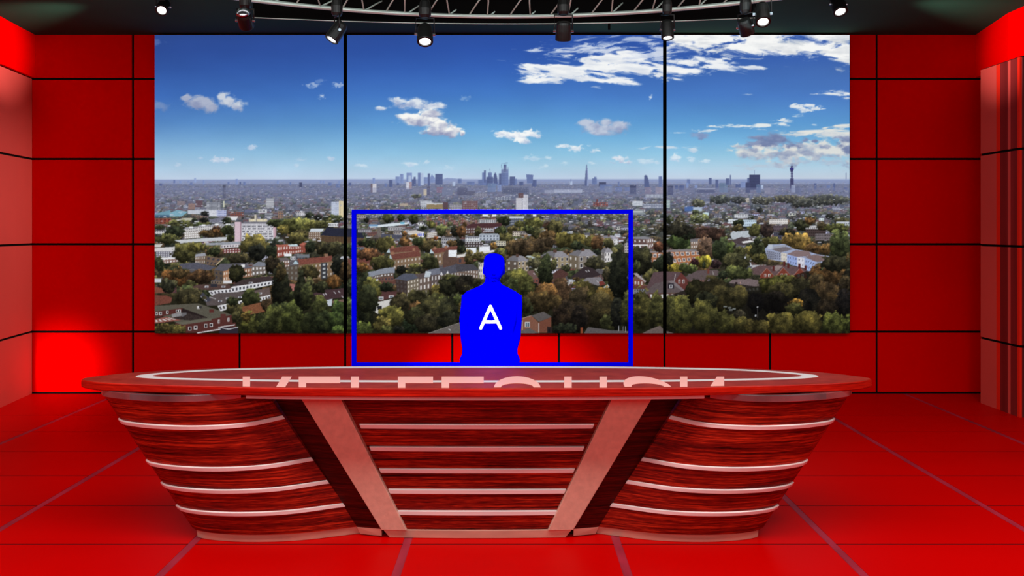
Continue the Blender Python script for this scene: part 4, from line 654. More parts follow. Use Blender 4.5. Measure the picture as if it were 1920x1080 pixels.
    for (u, v, w, h, c) in [(600, -140, 90, 40, (206, 214, 222)), (735, -135, 120, 60, (186, 206, 222)), (970, -140, 170, 44, (216, 212, 210)), (1005, -85, 130, 60, (92, 80, 88)), (1010, -20, 90, 60, (70, 70, 86)), (1285, -80, 190, 40, (196, 196, 200)), (1290, -50, 190, 70, (70, 58, 58)), (1385, -10, 140, 60, (110, 102, 106)), (1575, -118, 118, 40, (196, 202, 214)), (1418, -148, 46, 20, (214, 228, 232))]:
        p.wall(c8(u, v), c8(u + w, v), c8(u + w, v + h), c8(u, v + h), c, max(2, int(w / 16)), max(1, int(h / 22)), tuple(k * .6 for k in c), .5, .4)
    trees(c8, [(645, 745, -140, -70, DK), (-0, 300, -110, 10, (56, 54, 38)), (640, 745, -90, -30, (92, 82, 44)), (780, 900, -100, 20, (92, 92, 42)), (885, 1010, -100, 30, (60, 46, 40)), (1190, 1330, -140, -40, (62, 64, 38)), (1060, 1220, -60, 20, (60, 56, 40)), (1290, 1390, -160, -90, (128, 92, 46)), (1400, 1500, -110, -40, (84, 72, 42)), (1480, 1690, -100, -20, (88, 92, 42)), (905, 1070, 20, 110, (86, 84, 38)), (1080, 1360, -10, 140, (156, 120, 46)), (1300, 1440, 80, 180, (112, 80, 38)), (1430, 1530, 80, 180, (118, 86, 40)), (1520, 1695, -40, 220, (72, 82, 40)), (1660, 1700, 170, 280, (112, 86, 40)), (830, 900, 30, 90, DK)])
    p.poly([c8(930, 130), c8(970, 88), c8(1110, 84), c8(1200, 130), c8(1320, 150), c8(1400, 176), c8(1550, 200), c8(1540, 240), c8(1400, 260), c8(1330, 330), c8(1130, 250), c8(960, 220)], (150, 160, 190), 1, .08)
    p.poly([c8(985, 130), c8(1120, 108), c8(1190, 130), c8(1075, 160)], (112, 104, 110), 1, .1); p.poly([c8(1130, 176), c8(1210, 140), c8(1330, 150), c8(1350, 190), c8(1220, 200)], (128, 108, 110), 1, .1); p.poly([c8(1290, 200), c8(1380, 180), c8(1545, 205), c8(1490, 236), c8(1390, 244)], (124, 104, 104), 1, .1); p.wall(c8(1020, 156), c8(1075, 160), c8(1075, 230), c8(1020, 222), (142, 148, 172), 3, 3, (84, 86, 104)); p.wall(c8(1078, 160), c8(1130, 172), c8(1130, 250), c8(1078, 232), (206, 200, 190), 3, 2, (150, 144, 140)); p.wall(c8(1130, 180), c8(1222, 200), c8(1222, 284), c8(1130, 262), (146, 164, 214), 4, 2, (76, 80, 104), .25, .45); p.wall(c8(1224, 200), c8(1290, 212), c8(1290, 300), c8(1224, 284), (206, 206, 220), 2, 2, (90, 90, 104), .25, .4); p.wall(c8(1292, 214), c8(1392, 244), c8(1340, 328), c8(1292, 304), (150, 170, 216), 4, 2, (84, 88, 110), .25, .45); p.wall(c8(945, 140), c8(1020, 156), c8(1020, 224), c8(960, 220), (132, 136, 156), 4, 4, (92, 94, 112), .5, .5)
    p.poly([c8(1000, 108), c8(1120, 92), c8(1130, 104), c8(1010, 124)], (150, 152, 164)); p.rect(*c8(960, 86), *c8(1000, 130), (176, 184, 200))
    # gabled brick houses
    p.poly([c8(800, 310), c8(890, 274), c8(990, 280), c8(1080, 270), c8(1290, 300), c8(1310, 340), c8(1200, 380), c8(830, 360)], (98, 76, 78), 1, .15)
    for (u, v, w) in [(890, 300, 118), (1040, 296, 116), (1190, 300, 118)]:
        p.poly([c8(u, v + 66), c8(u + w * .5, v), c8(u + w, v + 60), c8(u + w, v + 94), c8(u, v + 92)], (122, 58, 46), 1, .12); p.line(*c8(u, v + 66), *c8(u + w * .5, v), .8, (170, 130, 120)); p.line(*c8(u + w * .5, v), *c8(u + w, v + 62), .8, (150, 110, 104))
        for k in (.3, .62): p.rect(*c8(u + w * k, v + 54), *c8(u + w * k + 18, v + 80), (222, 218, 216)); p.rect(*c8(u + w * k + 4, v + 58), *c8(u + w * k + 14, v + 76), (90, 80, 84))
    p.poly([c8(985, 300), c8(1040, 276), c8(1095, 284), c8(1040, 330)], (142, 126, 126), 1, .12)
    for (u, v) in [(1000, 284), (1096, 240), (1132, 256), (1232, 262), (1288, 276)]: p.rect(*c8(u, v), *c8(u + 20, v + 46), (86, 40, 40))
    p.poly([c8(220, 380), c8(320, 324), c8(500, 316), c8(545, 352), c8(420, 400), c8(240, 415)], (96, 82, 84), 1, .12); p.rect(*c8(412, 310), *c8(432, 350), (110, 60, 52)); p.line(*c8(462, 330), *c8(472, 370), 1.0, (170, 166, 166)); p.poly([c8(600, 440), c8(640, 404), c8(790, 396), c8(870, 410), c8(880, 460), c8(740, 486), c8(640, 470)], (120, 104, 106), 1, .14); p.rect(*c8(664, 428), *c8(684, 470), (46, 34, 38)); p.line(*c8(710, 424), *c8(716, 480), 1.0, (190, 150, 140)); p.wall(c8(700, 486), c8(880, 466), c8(880, 510), c8(730, 516), (90, 84, 70), 5, 1, (180, 186, 180))
    # big brick house behind the mullion
    p.poly([c7(1490, 500), c7(1560, 340), c7(1650, 330), c7(1800, 336), c7(1900, 420), c7(1700, 500)], (92, 72, 76), 1, .12); p.poly([c7(1750, 420), c7(1812, 342), c7(1900, 440), c7(1880, 500), c7(1760, 500)], (104, 54, 50), 1, .1); p.poly([c7(1490, 520), c7(1570, 440), c7(1700, 412), c7(1860, 516), c7(1860, 526), c7(1500, 536)], (98, 86, 88), 1, .12); p.poly([c7(1690, 416), c7(1740, 412), c7(1862, 518), c7(1840, 520)], (126, 116, 120)); p.wall(c7(1510, 528), c7(1856, 520), c7(1856, 590), c7(1530, 580), (98, 72, 68), 7, 1, (222, 220, 220), .42, .6); p.rect(*c7(1692, 440), *c7(1746, 484), (34, 30, 40)); p.rect(*c7(1704, 452), *c7(1732, 480), (222, 222, 226)); p.rect(*c7(1709, 457), *c7(1727, 475), (60, 56, 68)); p.line(*c7(1760, 350), *c7(1748, 420), 1.0, (190, 186, 190))
    for k in (1786, 1822): p.rect(*c7(k, 404), *c7(k + 20, 440), (214, 206, 204)); p.rect(*c7(k + 4, 410), *c7(k + 16, 436), (104, 90, 92))
    # dark wood, bottom right
    p.poly([c8(46, 560), c8(260, 480), c8(500, 420), c8(880, 470), c8(1300, 330), c8(1700, 320), c8(1700, 890), c8(46, 890)], (26, 24, 20), .75, .4)
    trees(c8, [(548, 822, 285, 400, (82, 90, 42)), (510, 600, 330, 400, DK), (1340, 1440, 270, 420, (112, 76, 34)), (1440, 1640, 270, 450, (104, 72, 34)), (1420, 1700, 190, 330, (60, 58, 34)), (1300, 1480, 360, 560, (70, 56, 30)), (1600, 1700, 360, 560, (74, 60, 34)), (1120, 1340, 390, 560, (56, 52, 28)), (1000, 1200, 360, 440, (96, 92, 36)), (875, 1110, 375, 520, (92, 92, 32)), (960, 1200, 440, 600, (62, 58, 28)), (220, 420, 390, 620, (52, 50, 24)), (330, 620, 390, 640, (58, 52, 26)), (420, 800, 470, 690, (66, 60, 28)), (300, 500, 520, 700, (40, 42, 24)), (1370, 1620, 430, 720, (68, 52, 28)), (1220, 1440, 470, 720, (34, 32, 24)), (1390, 1600, 580, 760, (52, 42, 26)), (900, 1180, 520, 700, (32, 28, 20)), (1580, 1700, 480, 760, (34, 30, 26)), (780, 920, 520, 700, (26, 24, 20))])
    p.poly([c8(780, 520), c8(960, 540), c8(1100, 620), c8(960, 800), c8(800, 760), c8(760, 640)], (16, 14, 16), .35, .5)
    for (u, v) in [(560, 640), (600, 650), (640, 660), (610, 670)]: p.rect(*c8(u, v), *c8(u + 30, v + 14), (176, 184, 186), .6)
    p.line(*c8(866, 652), *c8(866, 750), .7, (80, 76, 76)); p.rect(*c8(860, 648), *c8(872, 656), WH); p.rect(*c8(842, 720), *c8(854, 738), (206, 210, 216))
    trees(c8, [(1150, 1270, 580, 660, (160, 116, 34)), (1120, 1285, 620, 720, (74, 74, 32)), (640, 760, 680, 760, (70, 64, 44))])
    trees(c8, [(30, 130, 545, 760, (84, 88, 34)), (90, 285, 572, 900, (84, 84, 32)), (280, 500, 585, 900, (84, 82, 32)), (480, 655, 680, 900, (86, 84, 32)), (640, 800, 740, 910, (92, 84, 32)), (750, 960, 755, 910, (88, 78, 30)), (945, 1230, 700, 905, (108, 98, 34)), (1180, 1450, 685, 910, (102, 92, 32)), (1440, 1650, 705, 910, (92, 98, 34)), (1630, 1720, 720, 910, (84, 92, 32))])
    trees(c7, [(1370, 1540, 490, 860, (84, 80, 32)), (1520, 1660, 535, 880, (76, 76, 32)), (1660, 1760, 560, 880, (78, 78, 32))])
    p.poly([c7(1460, 888), c7(1540, 848), c7(1620, 818), c7(1660, 860), c7(1750, 890)], (112, 98, 94), 1, .15)
    p.im[...] = p.im * .93 + p.im.mean(-1, keepdims=True) * .07
    # dark foot of the picture, leafy grain
    im = p.im
    im *= (1 + (p.noise(X * 1.6, Y * 1.6, 90) - .5) * np.interp(Y, [336, 400, 625], [.02, .10, .14]))[..., None]
    im *= np.interp(Y, [470, 560, 625], [1, .90, .86])[..., None]
    np.clip(im, 0, 255, out=im)
    return im
# ---------------------------------------------------------------- room
CEIL = wz(65, YW)                     # ceiling height
XL, XR = wx(60, YW), wx(1840, YW)
bm = bmesh.new()
VX = [XL] + [wx(p, YW) for p in (249, 449, 647, 848, 1048, 1246, 1444, 1644)] + [XR]
VZ = [0.0, wz(622, YW), wz(458, YW), wz(298, YW), wz(148, YW), CEIL]
add_box(bm, XL - .3, XR + .3, YW + .012, YW + .2, 0, CEIL, 1)
for i in range(len(VX) - 1):
    for j in range(len(VZ) - 1):
        g = .011
        add_box(bm, VX[i] + (g if i else 0), VX[i + 1] - (g if i < len(VX) - 2 else 0), YW, YW + .014, VZ[j] + (g if j else .016), VZ[j + 1] - (g if j < 4 else 0))
tag(obj('wall_back', bm, [M_wall, M_gap], bevel=.002, seg=1), 'back wall of dark red square panels with black joints', 'wall', None, 'structure')

bm = bmesh.new()                       # floor: tiles over a seam bed
add_box(bm, -6, 6, -2, YW + .3, -.2, -.002, 1)
FX = [-5.2, -4.06, -2.9, -1.73, -.57, .57, 1.73, 2.9, 4.06, 5.2]
FY = [-1.08, .12, 1.32, 2.52, 3.12, 3.72, 4.32, 4.92, 5.52, 6.12, 6.72, 7.32, YW]
for i in range(len(FX) - 1):
    for j in range(len(FY) - 1):
        a, b = FX[i] + .023, FX[i + 1] - .023
        add_box(bm, a, b, FY[j] + .006, FY[j + 1] - .006, -.004, 0)
for xs in FX[1:-1]:                    # narrow strip down the middle of each wide seam
    add_box(bm, xs - .0195, xs + .0195, -1.5, YW, -.004, -.0008, 1)
for ys in FY[1:-1]:                    # dark joints across
    add_box(bm, -5.2, 5.2, ys - .0055, ys + .0055, -.004, -.0012, 2)
tag(obj('floor', bm, [M_floor, M_seam, M_joint]), 'glossy red tiled studio floor', 'floor', None, 'structure')

bm = bmesh.new(); add_box(bm, -6, 6, 2.6, YW + .3, CEIL, CEIL + .15)
tag(obj('ceiling', bm, M_ceil), 'dark charcoal studio ceiling', 'ceiling', None, 'structure')

ZF = wz(146, YW)                       # underside of the red fascia band
def side_run(bm, line, z0, z1, th, mi=0, sgn=1):
    for (x0, y0), (x1, y1) in zip(line[:-1], line[1:]):
        v = [bm.verts.new(p) for p in ((x0, y0, z0), (x1, y1, z0), (x1, y1, z1), (x0, y0, z1), (x0 + th * sgn, y0, z0), (x1 + th * sgn, y1, z0), (x1 + th * sgn, y1, z1), (x0 + th * sgn, y0, z1))]
        for q in ((0, 1, 2, 3), (7, 6, 5, 4), (0, 4, 5, 1), (1, 5, 6, 2), (2, 6, 7, 3), (3, 7, 4, 0)):
            f = bm.faces.new([v[k] for k in q]); f.material_index = mi
# left side wall: frosted panels, bending inwards as it leaves the corner
LL = [(XL, YW), (-4.925, 7.95), (-4.872, 7.6), (-4.862, 6.6), (-4.86, 5.2), (-4.86, 2.6)]
bm = bmesh.new()
side_run(bm, [(x - .014, y) for x, y in LL], 0, CEIL, .15, 1, -1)
zs = [0, VZ[1], VZ[2], VZ[3], ZF]
for j in range(4): side_run(bm, LL, zs[j] + (.011 if j else .0), zs[j + 1] - .011, .02, 0, -1)
tag(obj('wall_left', bm, [M_pink, M_gap]), 'side wall of frosted red panels on the left', 'wall', None, 'structure')
bm = bmesh.new(); side_run(bm, [(x + .03, y) for x, y in LL], ZF, CEIL, .04, 0, -1)
tag(obj('trim_1', bm, M_fascia), 'bright red fascia band along the top of the left wall', 'trim', None, 'structure')
# right side wall and the pillar standing before it
bm = bmesh.new()
side_run(bm, [(XR + .014, YW), (XR + .014, 2.6)], 0, CEIL, .15, 1, 1)
for j in range(4): side_run(bm, [(XR, YW), (XR, 2.6)], zs[j] + (.011 if j else 0), zs[j + 1] - .011, .02, 0, 1)
tag(obj('wall_right', bm, [M_pink, M_gap]), 'side wall of frosted red panels on the right', 'wall', None, 'structure')
PX, PY0, PY1 = 4.587, 7.22, 7.83
bm = bmesh.new(); side_run(bm, [(4.80, YW), (4.62, 7.45), (4.62, 6.9), (4.62, 2.6)], ZF, CEIL, .04, 0, 1)
tag(obj('trim_2', bm, M_fascia), 'bright red fascia band along the top of the right wall', 'trim', None, 'structure')
pil = thing('pillar', 'glassy dark red pillar standing against the right wall', 'pillar', ((PX + XR) / 2, (PY0 + PY1) / 2, 0)); tag(pil, kind='structure')
ox, oy = pil.location.x, pil.location.y
bm = bmesh.new(); add_box(bm, PX + .012 - ox, XR - .005 - ox, PY0 + .012 - oy, PY1 - oy, 0, ZF - .002)
obj('core', bm, M_gap, pil)
spans = [(PY1, 7.575, M_pink), (7.575, 7.515, M_strip), (7.515, 7.40, M_pinkdark), (7.40, 7.36, M_pink), (7.36, 7.262, M_pinkdark), (7.262, 7.225, M_strip)]
for j in range(4):
    z0, z1 = zs[j] + (.011 if j else 0), zs[j + 1] - .011
    for (ya, yb, m) in spans:
        bm = bmesh.new(); add_box(bm, PX - ox, PX + .02 - ox, yb + .002 - oy, ya - oy, z0, z1)
        obj('side_panel' if m is not M_strip else 'edge_strip', bm, m, pil)
    bm = bmesh.new(); add_box(bm, PX + .02 - ox, XR - .006 - ox, PY0 - oy, PY0 + .012 - oy, z0, z1)
    obj('front_panel', bm, M_grey, pil)

# ---------------------------------------------------------------- video wall
YS = 8.20
IM = paint_picture()
IMH, IMW = IM.shape[:2]
def sample(px, py):
    fx = np.clip((px - SX0) * Picture.SS - .5, 0, IMW - 1.001); fy = np.clip((py - SY0) * Picture.SS - .5, 0, IMH - 1.001)
    out = 0
    for dx in (-.5, .5):
        for dy in (-.5, .5):
            gx = np.clip(fx + dx, 0, IMW - 1.001); gy = np.clip(fy + dy, 0, IMH - 1.001)
            x0 = gx.astype(int); y0 = gy.astype(int); tx = (gx - x0)[:, None]; ty = (gy - y0)[:, None]
            out = out + (IM[y0, x0] * (1 - tx) + IM[y0, x0 + 1] * tx) * (1 - ty) + (IM[y0 + 1, x0] * (1 - tx) + IM[y0 + 1, x0 + 1] * tx) * ty
    return out / 4
def video_panel(p0, p1, label):
    x0, x1 = wx(p0, YS), wx(p1, YS); z0, z1 = wz(625, YS), wz(65.5, YS)
    e0 = 0.0 if p0 < 300 else 3.4; e1 = 1.2 if p1 > 1580 else 3.4
    root = thing('video_panel', label, 'screen', ((x0 + x1) / 2, YW, z0), 'video wall panels')
    cx, cz = root.location.x, root.location.z
    bm = bmesh.new(); add_box(bm, x0 - cx, x1 - cx, YS + .001 - YW, -.0005, 0, z1 - z0)
    obj('housing', bm, M_bezel, root)
    step = 1.15
    nx = int((p1 - e1 - p0 - e0) / step) + 1; ny = int(559.5 / step) + 1
    PX_, PY_ = np.meshgrid(np.linspace(p0 + e0, p1 - e1, nx), np.linspace(65.5, 625, ny))
    co = np.empty((ny * nx, 3), np.float32)
    co[:, 0] = (PX_.ravel() - CX) / F * YS - cx; co[:, 1] = YS - YW; co[:, 2] = CAMZ - (PY_.ravel() - HOR) / F * YS - cz
    idx = np.arange(ny * nx).reshape(ny, nx)
    q = np.stack([idx[1:, :-1], idx[1:, 1:], idx[:-1, 1:], idx[:-1, :-1]], -1).reshape(-1, 4).astype(np.int32)
    me = bpy.data.meshes.new('display')
    me.vertices.add(len(co)); me.vertices.foreach_set('co', co.ravel())
    me.loops.add(q.size); me.loops.foreach_set('vertex_index', q.ravel())
    me.polygons.add(len(q)); me.polygons.foreach_set('loop_start', np.arange(0, q.size, 4, dtype=np.int32))
    me.update(calc_edges=True)
    at = me.color_attributes.new('picture', 'BYTE_COLOR', 'POINT')
    cl = np.ones((ny * nx, 4), np.float32); cl[:, :3] = sample(PX_.ravel(), PY_.ravel()) / 255.0
    at.data.foreach_set('color_srgb', cl.ravel())
    link('display', me, M_screen, root)
video_panel(290, 647.5, 'video wall panel showing the long white slab block with pink ends')
video_panel(647.5, 1246.5, 'widest video wall panel, showing a cluster of skyscrapers on the skyline')
video_panel(1246.5, 1594, 'video wall panel showing the slim round telecom tower under clouds')
# ---------------------------------------------------------------- news desk
DX = -.19; ZT = .90
desk = thing('news_desk', 'wide curved mahogany news desk with metal strips standing on the red floor', 'desk', (DX, 4.3, 0))
def dl(px, Y): return (px - 892.5) / F * Y           # desk coordinates across
def top_pt(px, py):
    Y = F * (CAMZ - ZT) / (py - HOR); return (dl(px, Y), Y - 4.3)
front = [(153, 711), (176, 715.2), (230, 718.6), (330, 721.8), (430, 724.3), (530, 726.3), (700, 727.6), (892, 727.9)]
rear = [(892, 685.6), (700, 686), (560, 687.4), (430, 689.6), (330, 693), (240, 698.6), (180, 705), (158, 708)]
half = spline([(*top_pt(*p), 0) for p in [(153, 709.6)] + front], 5)
half2 = spline([(*top_pt(*p), 0) for p in rear + [(153, 709.6)]], 5)
lefthalf = [(p.x, p.y) for p in half2[:-1]] + [(p.x, p.y) for p in half[:-1]]   # rear centre -> tip -> near front centre
fc = (0, half[-1].y); rc = lefthalf[0]
outline = [(0.0, rc[1])] + lefthalf[1:] + [fc] + [(-x, y) for x, y in lefthalf[:0:-1]]
bm = bmesh.new(); add_prism(bm, outline, ZT - .046, ZT)
for f in bm.faces: f.material_index = 0 if abs(f.normal.z) > .5 else 1
bm.normal_update()
for f in bm.faces: f.material_index = 0 if f.normal.z > .5 else 1
obj('tabletop', bm, [M_top, M_edge], desk, bevel=.012, seg=4)
# pale inlay ring let into the top
ro = [(252, 705.6), (258, 707.6), (285, 709.8), (330, 711.8), (430, 714), (530, 715.6), (700, 716.8), (892, 717)]
rr_ = [(892, 686.9), (700, 687.3), (560, 688.8), (430, 691.6), (360, 694.6), (300, 699), (262, 703), (252, 705.6)]
h1 = spline([(*top_pt(*p), 0) for p in ro], 5); h2 = spline([(*top_pt(*p), 0) for p in rr_], 5)
lh = [(p.x, p.y) for p in h2[:-1]] + [(p.x, p.y) for p in h1]
ring = lh + [(-x, y) for x, y in lh[-2:0:-1]]
cy = (h1[-1].y + h2[0].y) / 2
bm = bmesh.new()
zt = ZT + .0012
A = [bm.verts.new((x, y, zt)) for x, y in ring]; B = [bm.verts.new((x * .955, cy + (y - cy) * .80, zt)) for x, y in ring]
A2 = [bm.verts.new((x, y, ZT - .004)) for x, y in ring]; B2 = [bm.verts.new((x * .955, cy + (y - cy) * .80, ZT - .004)) for x, y in ring]
n = len(A)
for i in range(n):
    j = (i + 1) % n
    bm.faces.new((A[i], A[j], B[j], B[i])); bm.faces.new((A2[j], A2[i], B2[i], B2[j])); bm.faces.new((A[j], A[i], A2[i], A2[j])); bm.faces.new((B[i], B[j], B2[j], B2[i]))
tag(obj('inlay', bm, M_inlay, desk), 'pale ring let into the tabletop')
# mirror image of the word REFLECTION, modelled as flat letters running off the front edge
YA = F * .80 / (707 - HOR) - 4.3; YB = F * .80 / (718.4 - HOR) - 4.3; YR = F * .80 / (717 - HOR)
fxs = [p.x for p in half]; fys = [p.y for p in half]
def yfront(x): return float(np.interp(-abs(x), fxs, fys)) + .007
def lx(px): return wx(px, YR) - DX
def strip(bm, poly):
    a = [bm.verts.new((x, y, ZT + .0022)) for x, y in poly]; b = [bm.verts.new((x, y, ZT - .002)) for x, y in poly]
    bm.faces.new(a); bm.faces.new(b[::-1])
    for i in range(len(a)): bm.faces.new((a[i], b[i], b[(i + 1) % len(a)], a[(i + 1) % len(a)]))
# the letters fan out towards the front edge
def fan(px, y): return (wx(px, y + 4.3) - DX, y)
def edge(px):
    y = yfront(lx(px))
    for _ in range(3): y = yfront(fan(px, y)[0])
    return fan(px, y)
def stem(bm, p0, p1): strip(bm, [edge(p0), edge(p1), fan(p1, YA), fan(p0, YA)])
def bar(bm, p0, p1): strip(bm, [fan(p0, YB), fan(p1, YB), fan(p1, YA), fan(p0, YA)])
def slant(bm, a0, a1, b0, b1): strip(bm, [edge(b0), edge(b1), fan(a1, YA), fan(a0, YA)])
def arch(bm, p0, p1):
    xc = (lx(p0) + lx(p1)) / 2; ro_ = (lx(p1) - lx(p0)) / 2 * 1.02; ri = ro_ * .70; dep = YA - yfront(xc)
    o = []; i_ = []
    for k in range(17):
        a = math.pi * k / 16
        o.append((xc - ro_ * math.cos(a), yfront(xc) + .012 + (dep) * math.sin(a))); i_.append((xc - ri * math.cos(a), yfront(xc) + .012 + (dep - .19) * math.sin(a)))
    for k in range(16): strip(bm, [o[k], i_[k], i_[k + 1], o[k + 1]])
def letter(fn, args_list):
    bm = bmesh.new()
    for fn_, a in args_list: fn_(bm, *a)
    obj('letter', bm, M_letter_reflection, desk)
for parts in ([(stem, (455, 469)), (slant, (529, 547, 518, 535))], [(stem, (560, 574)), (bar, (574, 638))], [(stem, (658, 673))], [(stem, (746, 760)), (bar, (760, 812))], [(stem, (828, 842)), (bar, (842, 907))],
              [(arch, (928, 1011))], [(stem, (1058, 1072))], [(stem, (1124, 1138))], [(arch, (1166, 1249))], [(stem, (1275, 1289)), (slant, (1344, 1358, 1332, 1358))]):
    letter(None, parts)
# ---- leaning front: two curved wings and a middle lobe
def P3(px, Y, z): return Vector((dl(px, Y), Y - 4.3, z))
wt = spline([P3(193, 4.27, .82), P3(205, 4.20, .82), P3(260, 4.12, .82), P3(350, 4.085, .82), P3(440, 4.15, .822), P3(497, 4.29, .83)], 6)
wb = spline([P3(357, 4.43, .05), P3(370, 4.382, .05), P3(405, 4.342, .05), P3(470, 4.322, .05), P3(560, 4.345, .05), P3(670, 4.445, .05)], 6)
def mir(v, s): return Vector((v.x * s, v.y, v.z))
def trim_along(name, pts, nrm, hh, dd, m, label=None):
    """flat metal strip along points; hh half height vector per point"""
    bm = bmesh.new(); rings = []
    for p, o, h in zip(pts, nrm, hh):
        rings.append([bm.verts.new(q) for q in (p - h + o * dd, p + h + o * dd, p + h - o * .012, p - h - o * .012)])
    for i in range(len(rings) - 1):
        for k in range(4): bm.faces.new((rings[i][k], rings[i][(k + 1) % 4], rings[i + 1][(k + 1) % 4], rings[i + 1][k]))
    bm.faces.new(rings[0]); bm.faces.new(rings[-1][::-1])
    o = obj(name, bm, m, desk, bevel=.003, seg=2)
    if label: o['label'] = label
    return o
def row(top, bot, t): return [a.lerp(b, t) for a, b in zip(top, bot)]
def frames(top, bot, t, s):
    pts = row(top, bot, t); nr = []; hh = []
    for i in range(len(pts)):
        tu = (pts[min(i + 1, len(pts) - 1)] - pts[max(i - 1, 0)]).normalized(); tv = (bot[i] - top[i]).normalized()
        o = tu.cross(tv).normalized()
        if o.y > 0: o = -o
        nr.append(o); hh.append(-tv)
    return pts, nr, hh
def t_at(rows_, a, b):                                # how far down the slope each strip sits
    out = []
    for py in rows_:
        k = (py - HOR) / F; out.append((CAMZ - a.z - k * (a.y + 4.3)) / (k * (b.y - a.y) + (b.z - a.z)))
    return out
for s in (1, -1):
    T = [mir(p, s) for p in wt]; B_ = [mir(p, s) for p in wb]
    bm = bmesh.new(); add_loft(bm, T, B_, .22, 6)
    obj('wing_panel', bm, M_wood, desk, smooth=False)
    for t in t_at((800.5, 878.5, 920.5, 963), wt[20], wb[18]):
        pts, nr, hh = frames(T, B_, t, s)
        trim_along('trim_strip', pts, nr, [h * .0125 for h in hh], .009, M_trim)
    # bright band under the top, and the plinth
    pts, nr, hh = frames([p + Vector((0, 0, .0345)) for p in T], [p for p in T], .5, s)
    nr = [Vector((n_.x, n_.y, 0)).normalized() for n_ in [frames(T, B_, .0, s)[1][i] for i in range(len(T))]]
    trim_along('band', pts[:26], nr[:26], [Vector((0, 0, .0175))] * 26, .012, M_chrome, 'chrome band under the tabletop')
    pts = [p + Vector((0, .012, -.025)) for p in B_][4:]; nr = frames(T, B_, 1.0, s)[1][4:]
    nr = [Vector((n_.x, n_.y, 0)).normalized() for n_ in nr]
    bm = bmesh.new(); add_loft(bm, [p + Vector((0, 0, .025)) for p in pts], [p + Vector((-.02 * s * 0, .012, -.025)) for p in pts], .2, 2)
    obj('plinth', bm, M_plinth, desk, bevel=.003)
# middle lobe
N = 17
ct = []; cb = []
for k in range(N):
    u = -1 + 2 * k / (N - 1)
    ct.append(Vector((u * .955, 4.28 + .02 * u * u - 4.3, .856))); cb.append(Vector((u * .521, 4.395 + .012 * u * u - 4.3, .05)))
bm = bmesh.new(); add_loft(bm, ct, cb, .2, 6); obj('centre_panel', bm, M_wood, desk)
for t in t_at((799, 841, 882, 921, 961), ct[N // 2], cb[N // 2]):
    pts, nr, hh = frames(ct, cb, t, 1)
    trim_along('trim_strip', pts[2:-2], nr[2:-2], [h * .0135 for h in hh[2:-2]], .012, M_trim)
for s in (1, -1):
    # copper strut on each edge of the lobe
    bm = bmesh.new()
    q = [Vector((-.965, -.04, .848)), Vector((-.742, -.055, .848)), Vector((-.386, .078, .05)), Vector((-.526, .088, .05))]
    fr = [bm.verts.new(mir(v, s)) for v in q]; bk = [bm.verts.new(mir(v + Vector((0, .045, 0)), s)) for v in q]
    bm.faces.new(fr); bm.faces.new(bk[::-1])
    for i in range(4): bm.faces.new((fr[i], bk[i], bk[(i + 1) % 4], fr[(i + 1) % 4]))
    tag(obj('strut', bm, M_strut, desk, bevel=.004), 'broad slanting copper strut')
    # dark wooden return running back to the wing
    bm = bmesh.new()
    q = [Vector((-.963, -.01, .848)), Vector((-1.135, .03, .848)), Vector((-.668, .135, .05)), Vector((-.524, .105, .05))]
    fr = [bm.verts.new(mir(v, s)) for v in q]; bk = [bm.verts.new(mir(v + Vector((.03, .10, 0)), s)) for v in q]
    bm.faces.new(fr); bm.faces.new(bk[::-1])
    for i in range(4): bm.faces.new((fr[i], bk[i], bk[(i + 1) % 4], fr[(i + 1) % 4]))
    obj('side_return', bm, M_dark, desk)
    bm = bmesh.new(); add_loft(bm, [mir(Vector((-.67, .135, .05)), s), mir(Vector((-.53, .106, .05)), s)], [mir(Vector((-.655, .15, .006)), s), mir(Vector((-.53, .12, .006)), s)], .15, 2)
    obj('plinth', bm, M_plinth, desk)
pts = [p.copy() for p in ct]; nr = [Vector((0, -1, 0))] * N
cbd = [Vector((p.x * 1.24, -.205 + .045 * (p.x / .955) ** 2, .8395)) for p in ct]
trim_along('band', cbd, nr, [Vector((0, 0, .0135))] * N, .012, M_trim, 'metal band under the middle of the tabletop')
bm = bmesh.new(); add_loft(bm, [p + Vector((0, -.008, 0)) for p in cb], [Vector((p.x * .93, p.y + .004, 0)) for p in cb], .2, 2)
obj('plinth', bm, M_plinth, desk, bevel=.003)
bm = bmesh.new(); add_prism(bm, [(-1.75, .05), (1.75, .05), (1.75, .28), (-1.75, .28)], .80, ZT - .0465)
obj('carcass', bm, M_dark, desk)
bm = bmesh.new(); add_box(bm, -.6, .6, .16, .30, 0, .71); obj('carcass', bm, M_dark, desk)
# ---------------------------------------------------------------- blue frame and figure
YF = 5.45
fr = thing('blue_frame', 'plain blue rectangular frame standing on the floor behind the desk', 'frame', (wx(923, YF), YF, 0))
fx0, fx1 = wx(660, YF) - fr.location.x, wx(1186.5, YF) - fr.location.x; fz0, fz1 = wz(688, YF), wz(393, YF); tb = 8.0 / F * YF
for nm, b in (('top_rail', (fx0, fx1, fz1 - tb, fz1)), ('bottom_rail', (fx0, fx1, fz0, fz0 + tb)), ('upright', (fx0, fx0 + tb, fz0 + tb, fz1 - tb)), ('upright', (fx1 - tb, fx1, fz0 + tb, fz1 - tb)), ('leg', (fx0, fx0 + tb, 0, fz0)), ('leg', (fx1 - tb, fx1, 0, fz0))):
    bm = bmesh.new(); add_box(bm, b[0], b[1], -.012, .012, b[2], b[3]); obj(nm, bm, M_blue, fr)
for sx in (fx0 + tb / 2, fx1 - tb / 2):
    bm = bmesh.new(); add_box(bm, sx - .03, sx + .03, -.16, .16, 0, .012); obj('foot', bm, M_blue, fr)

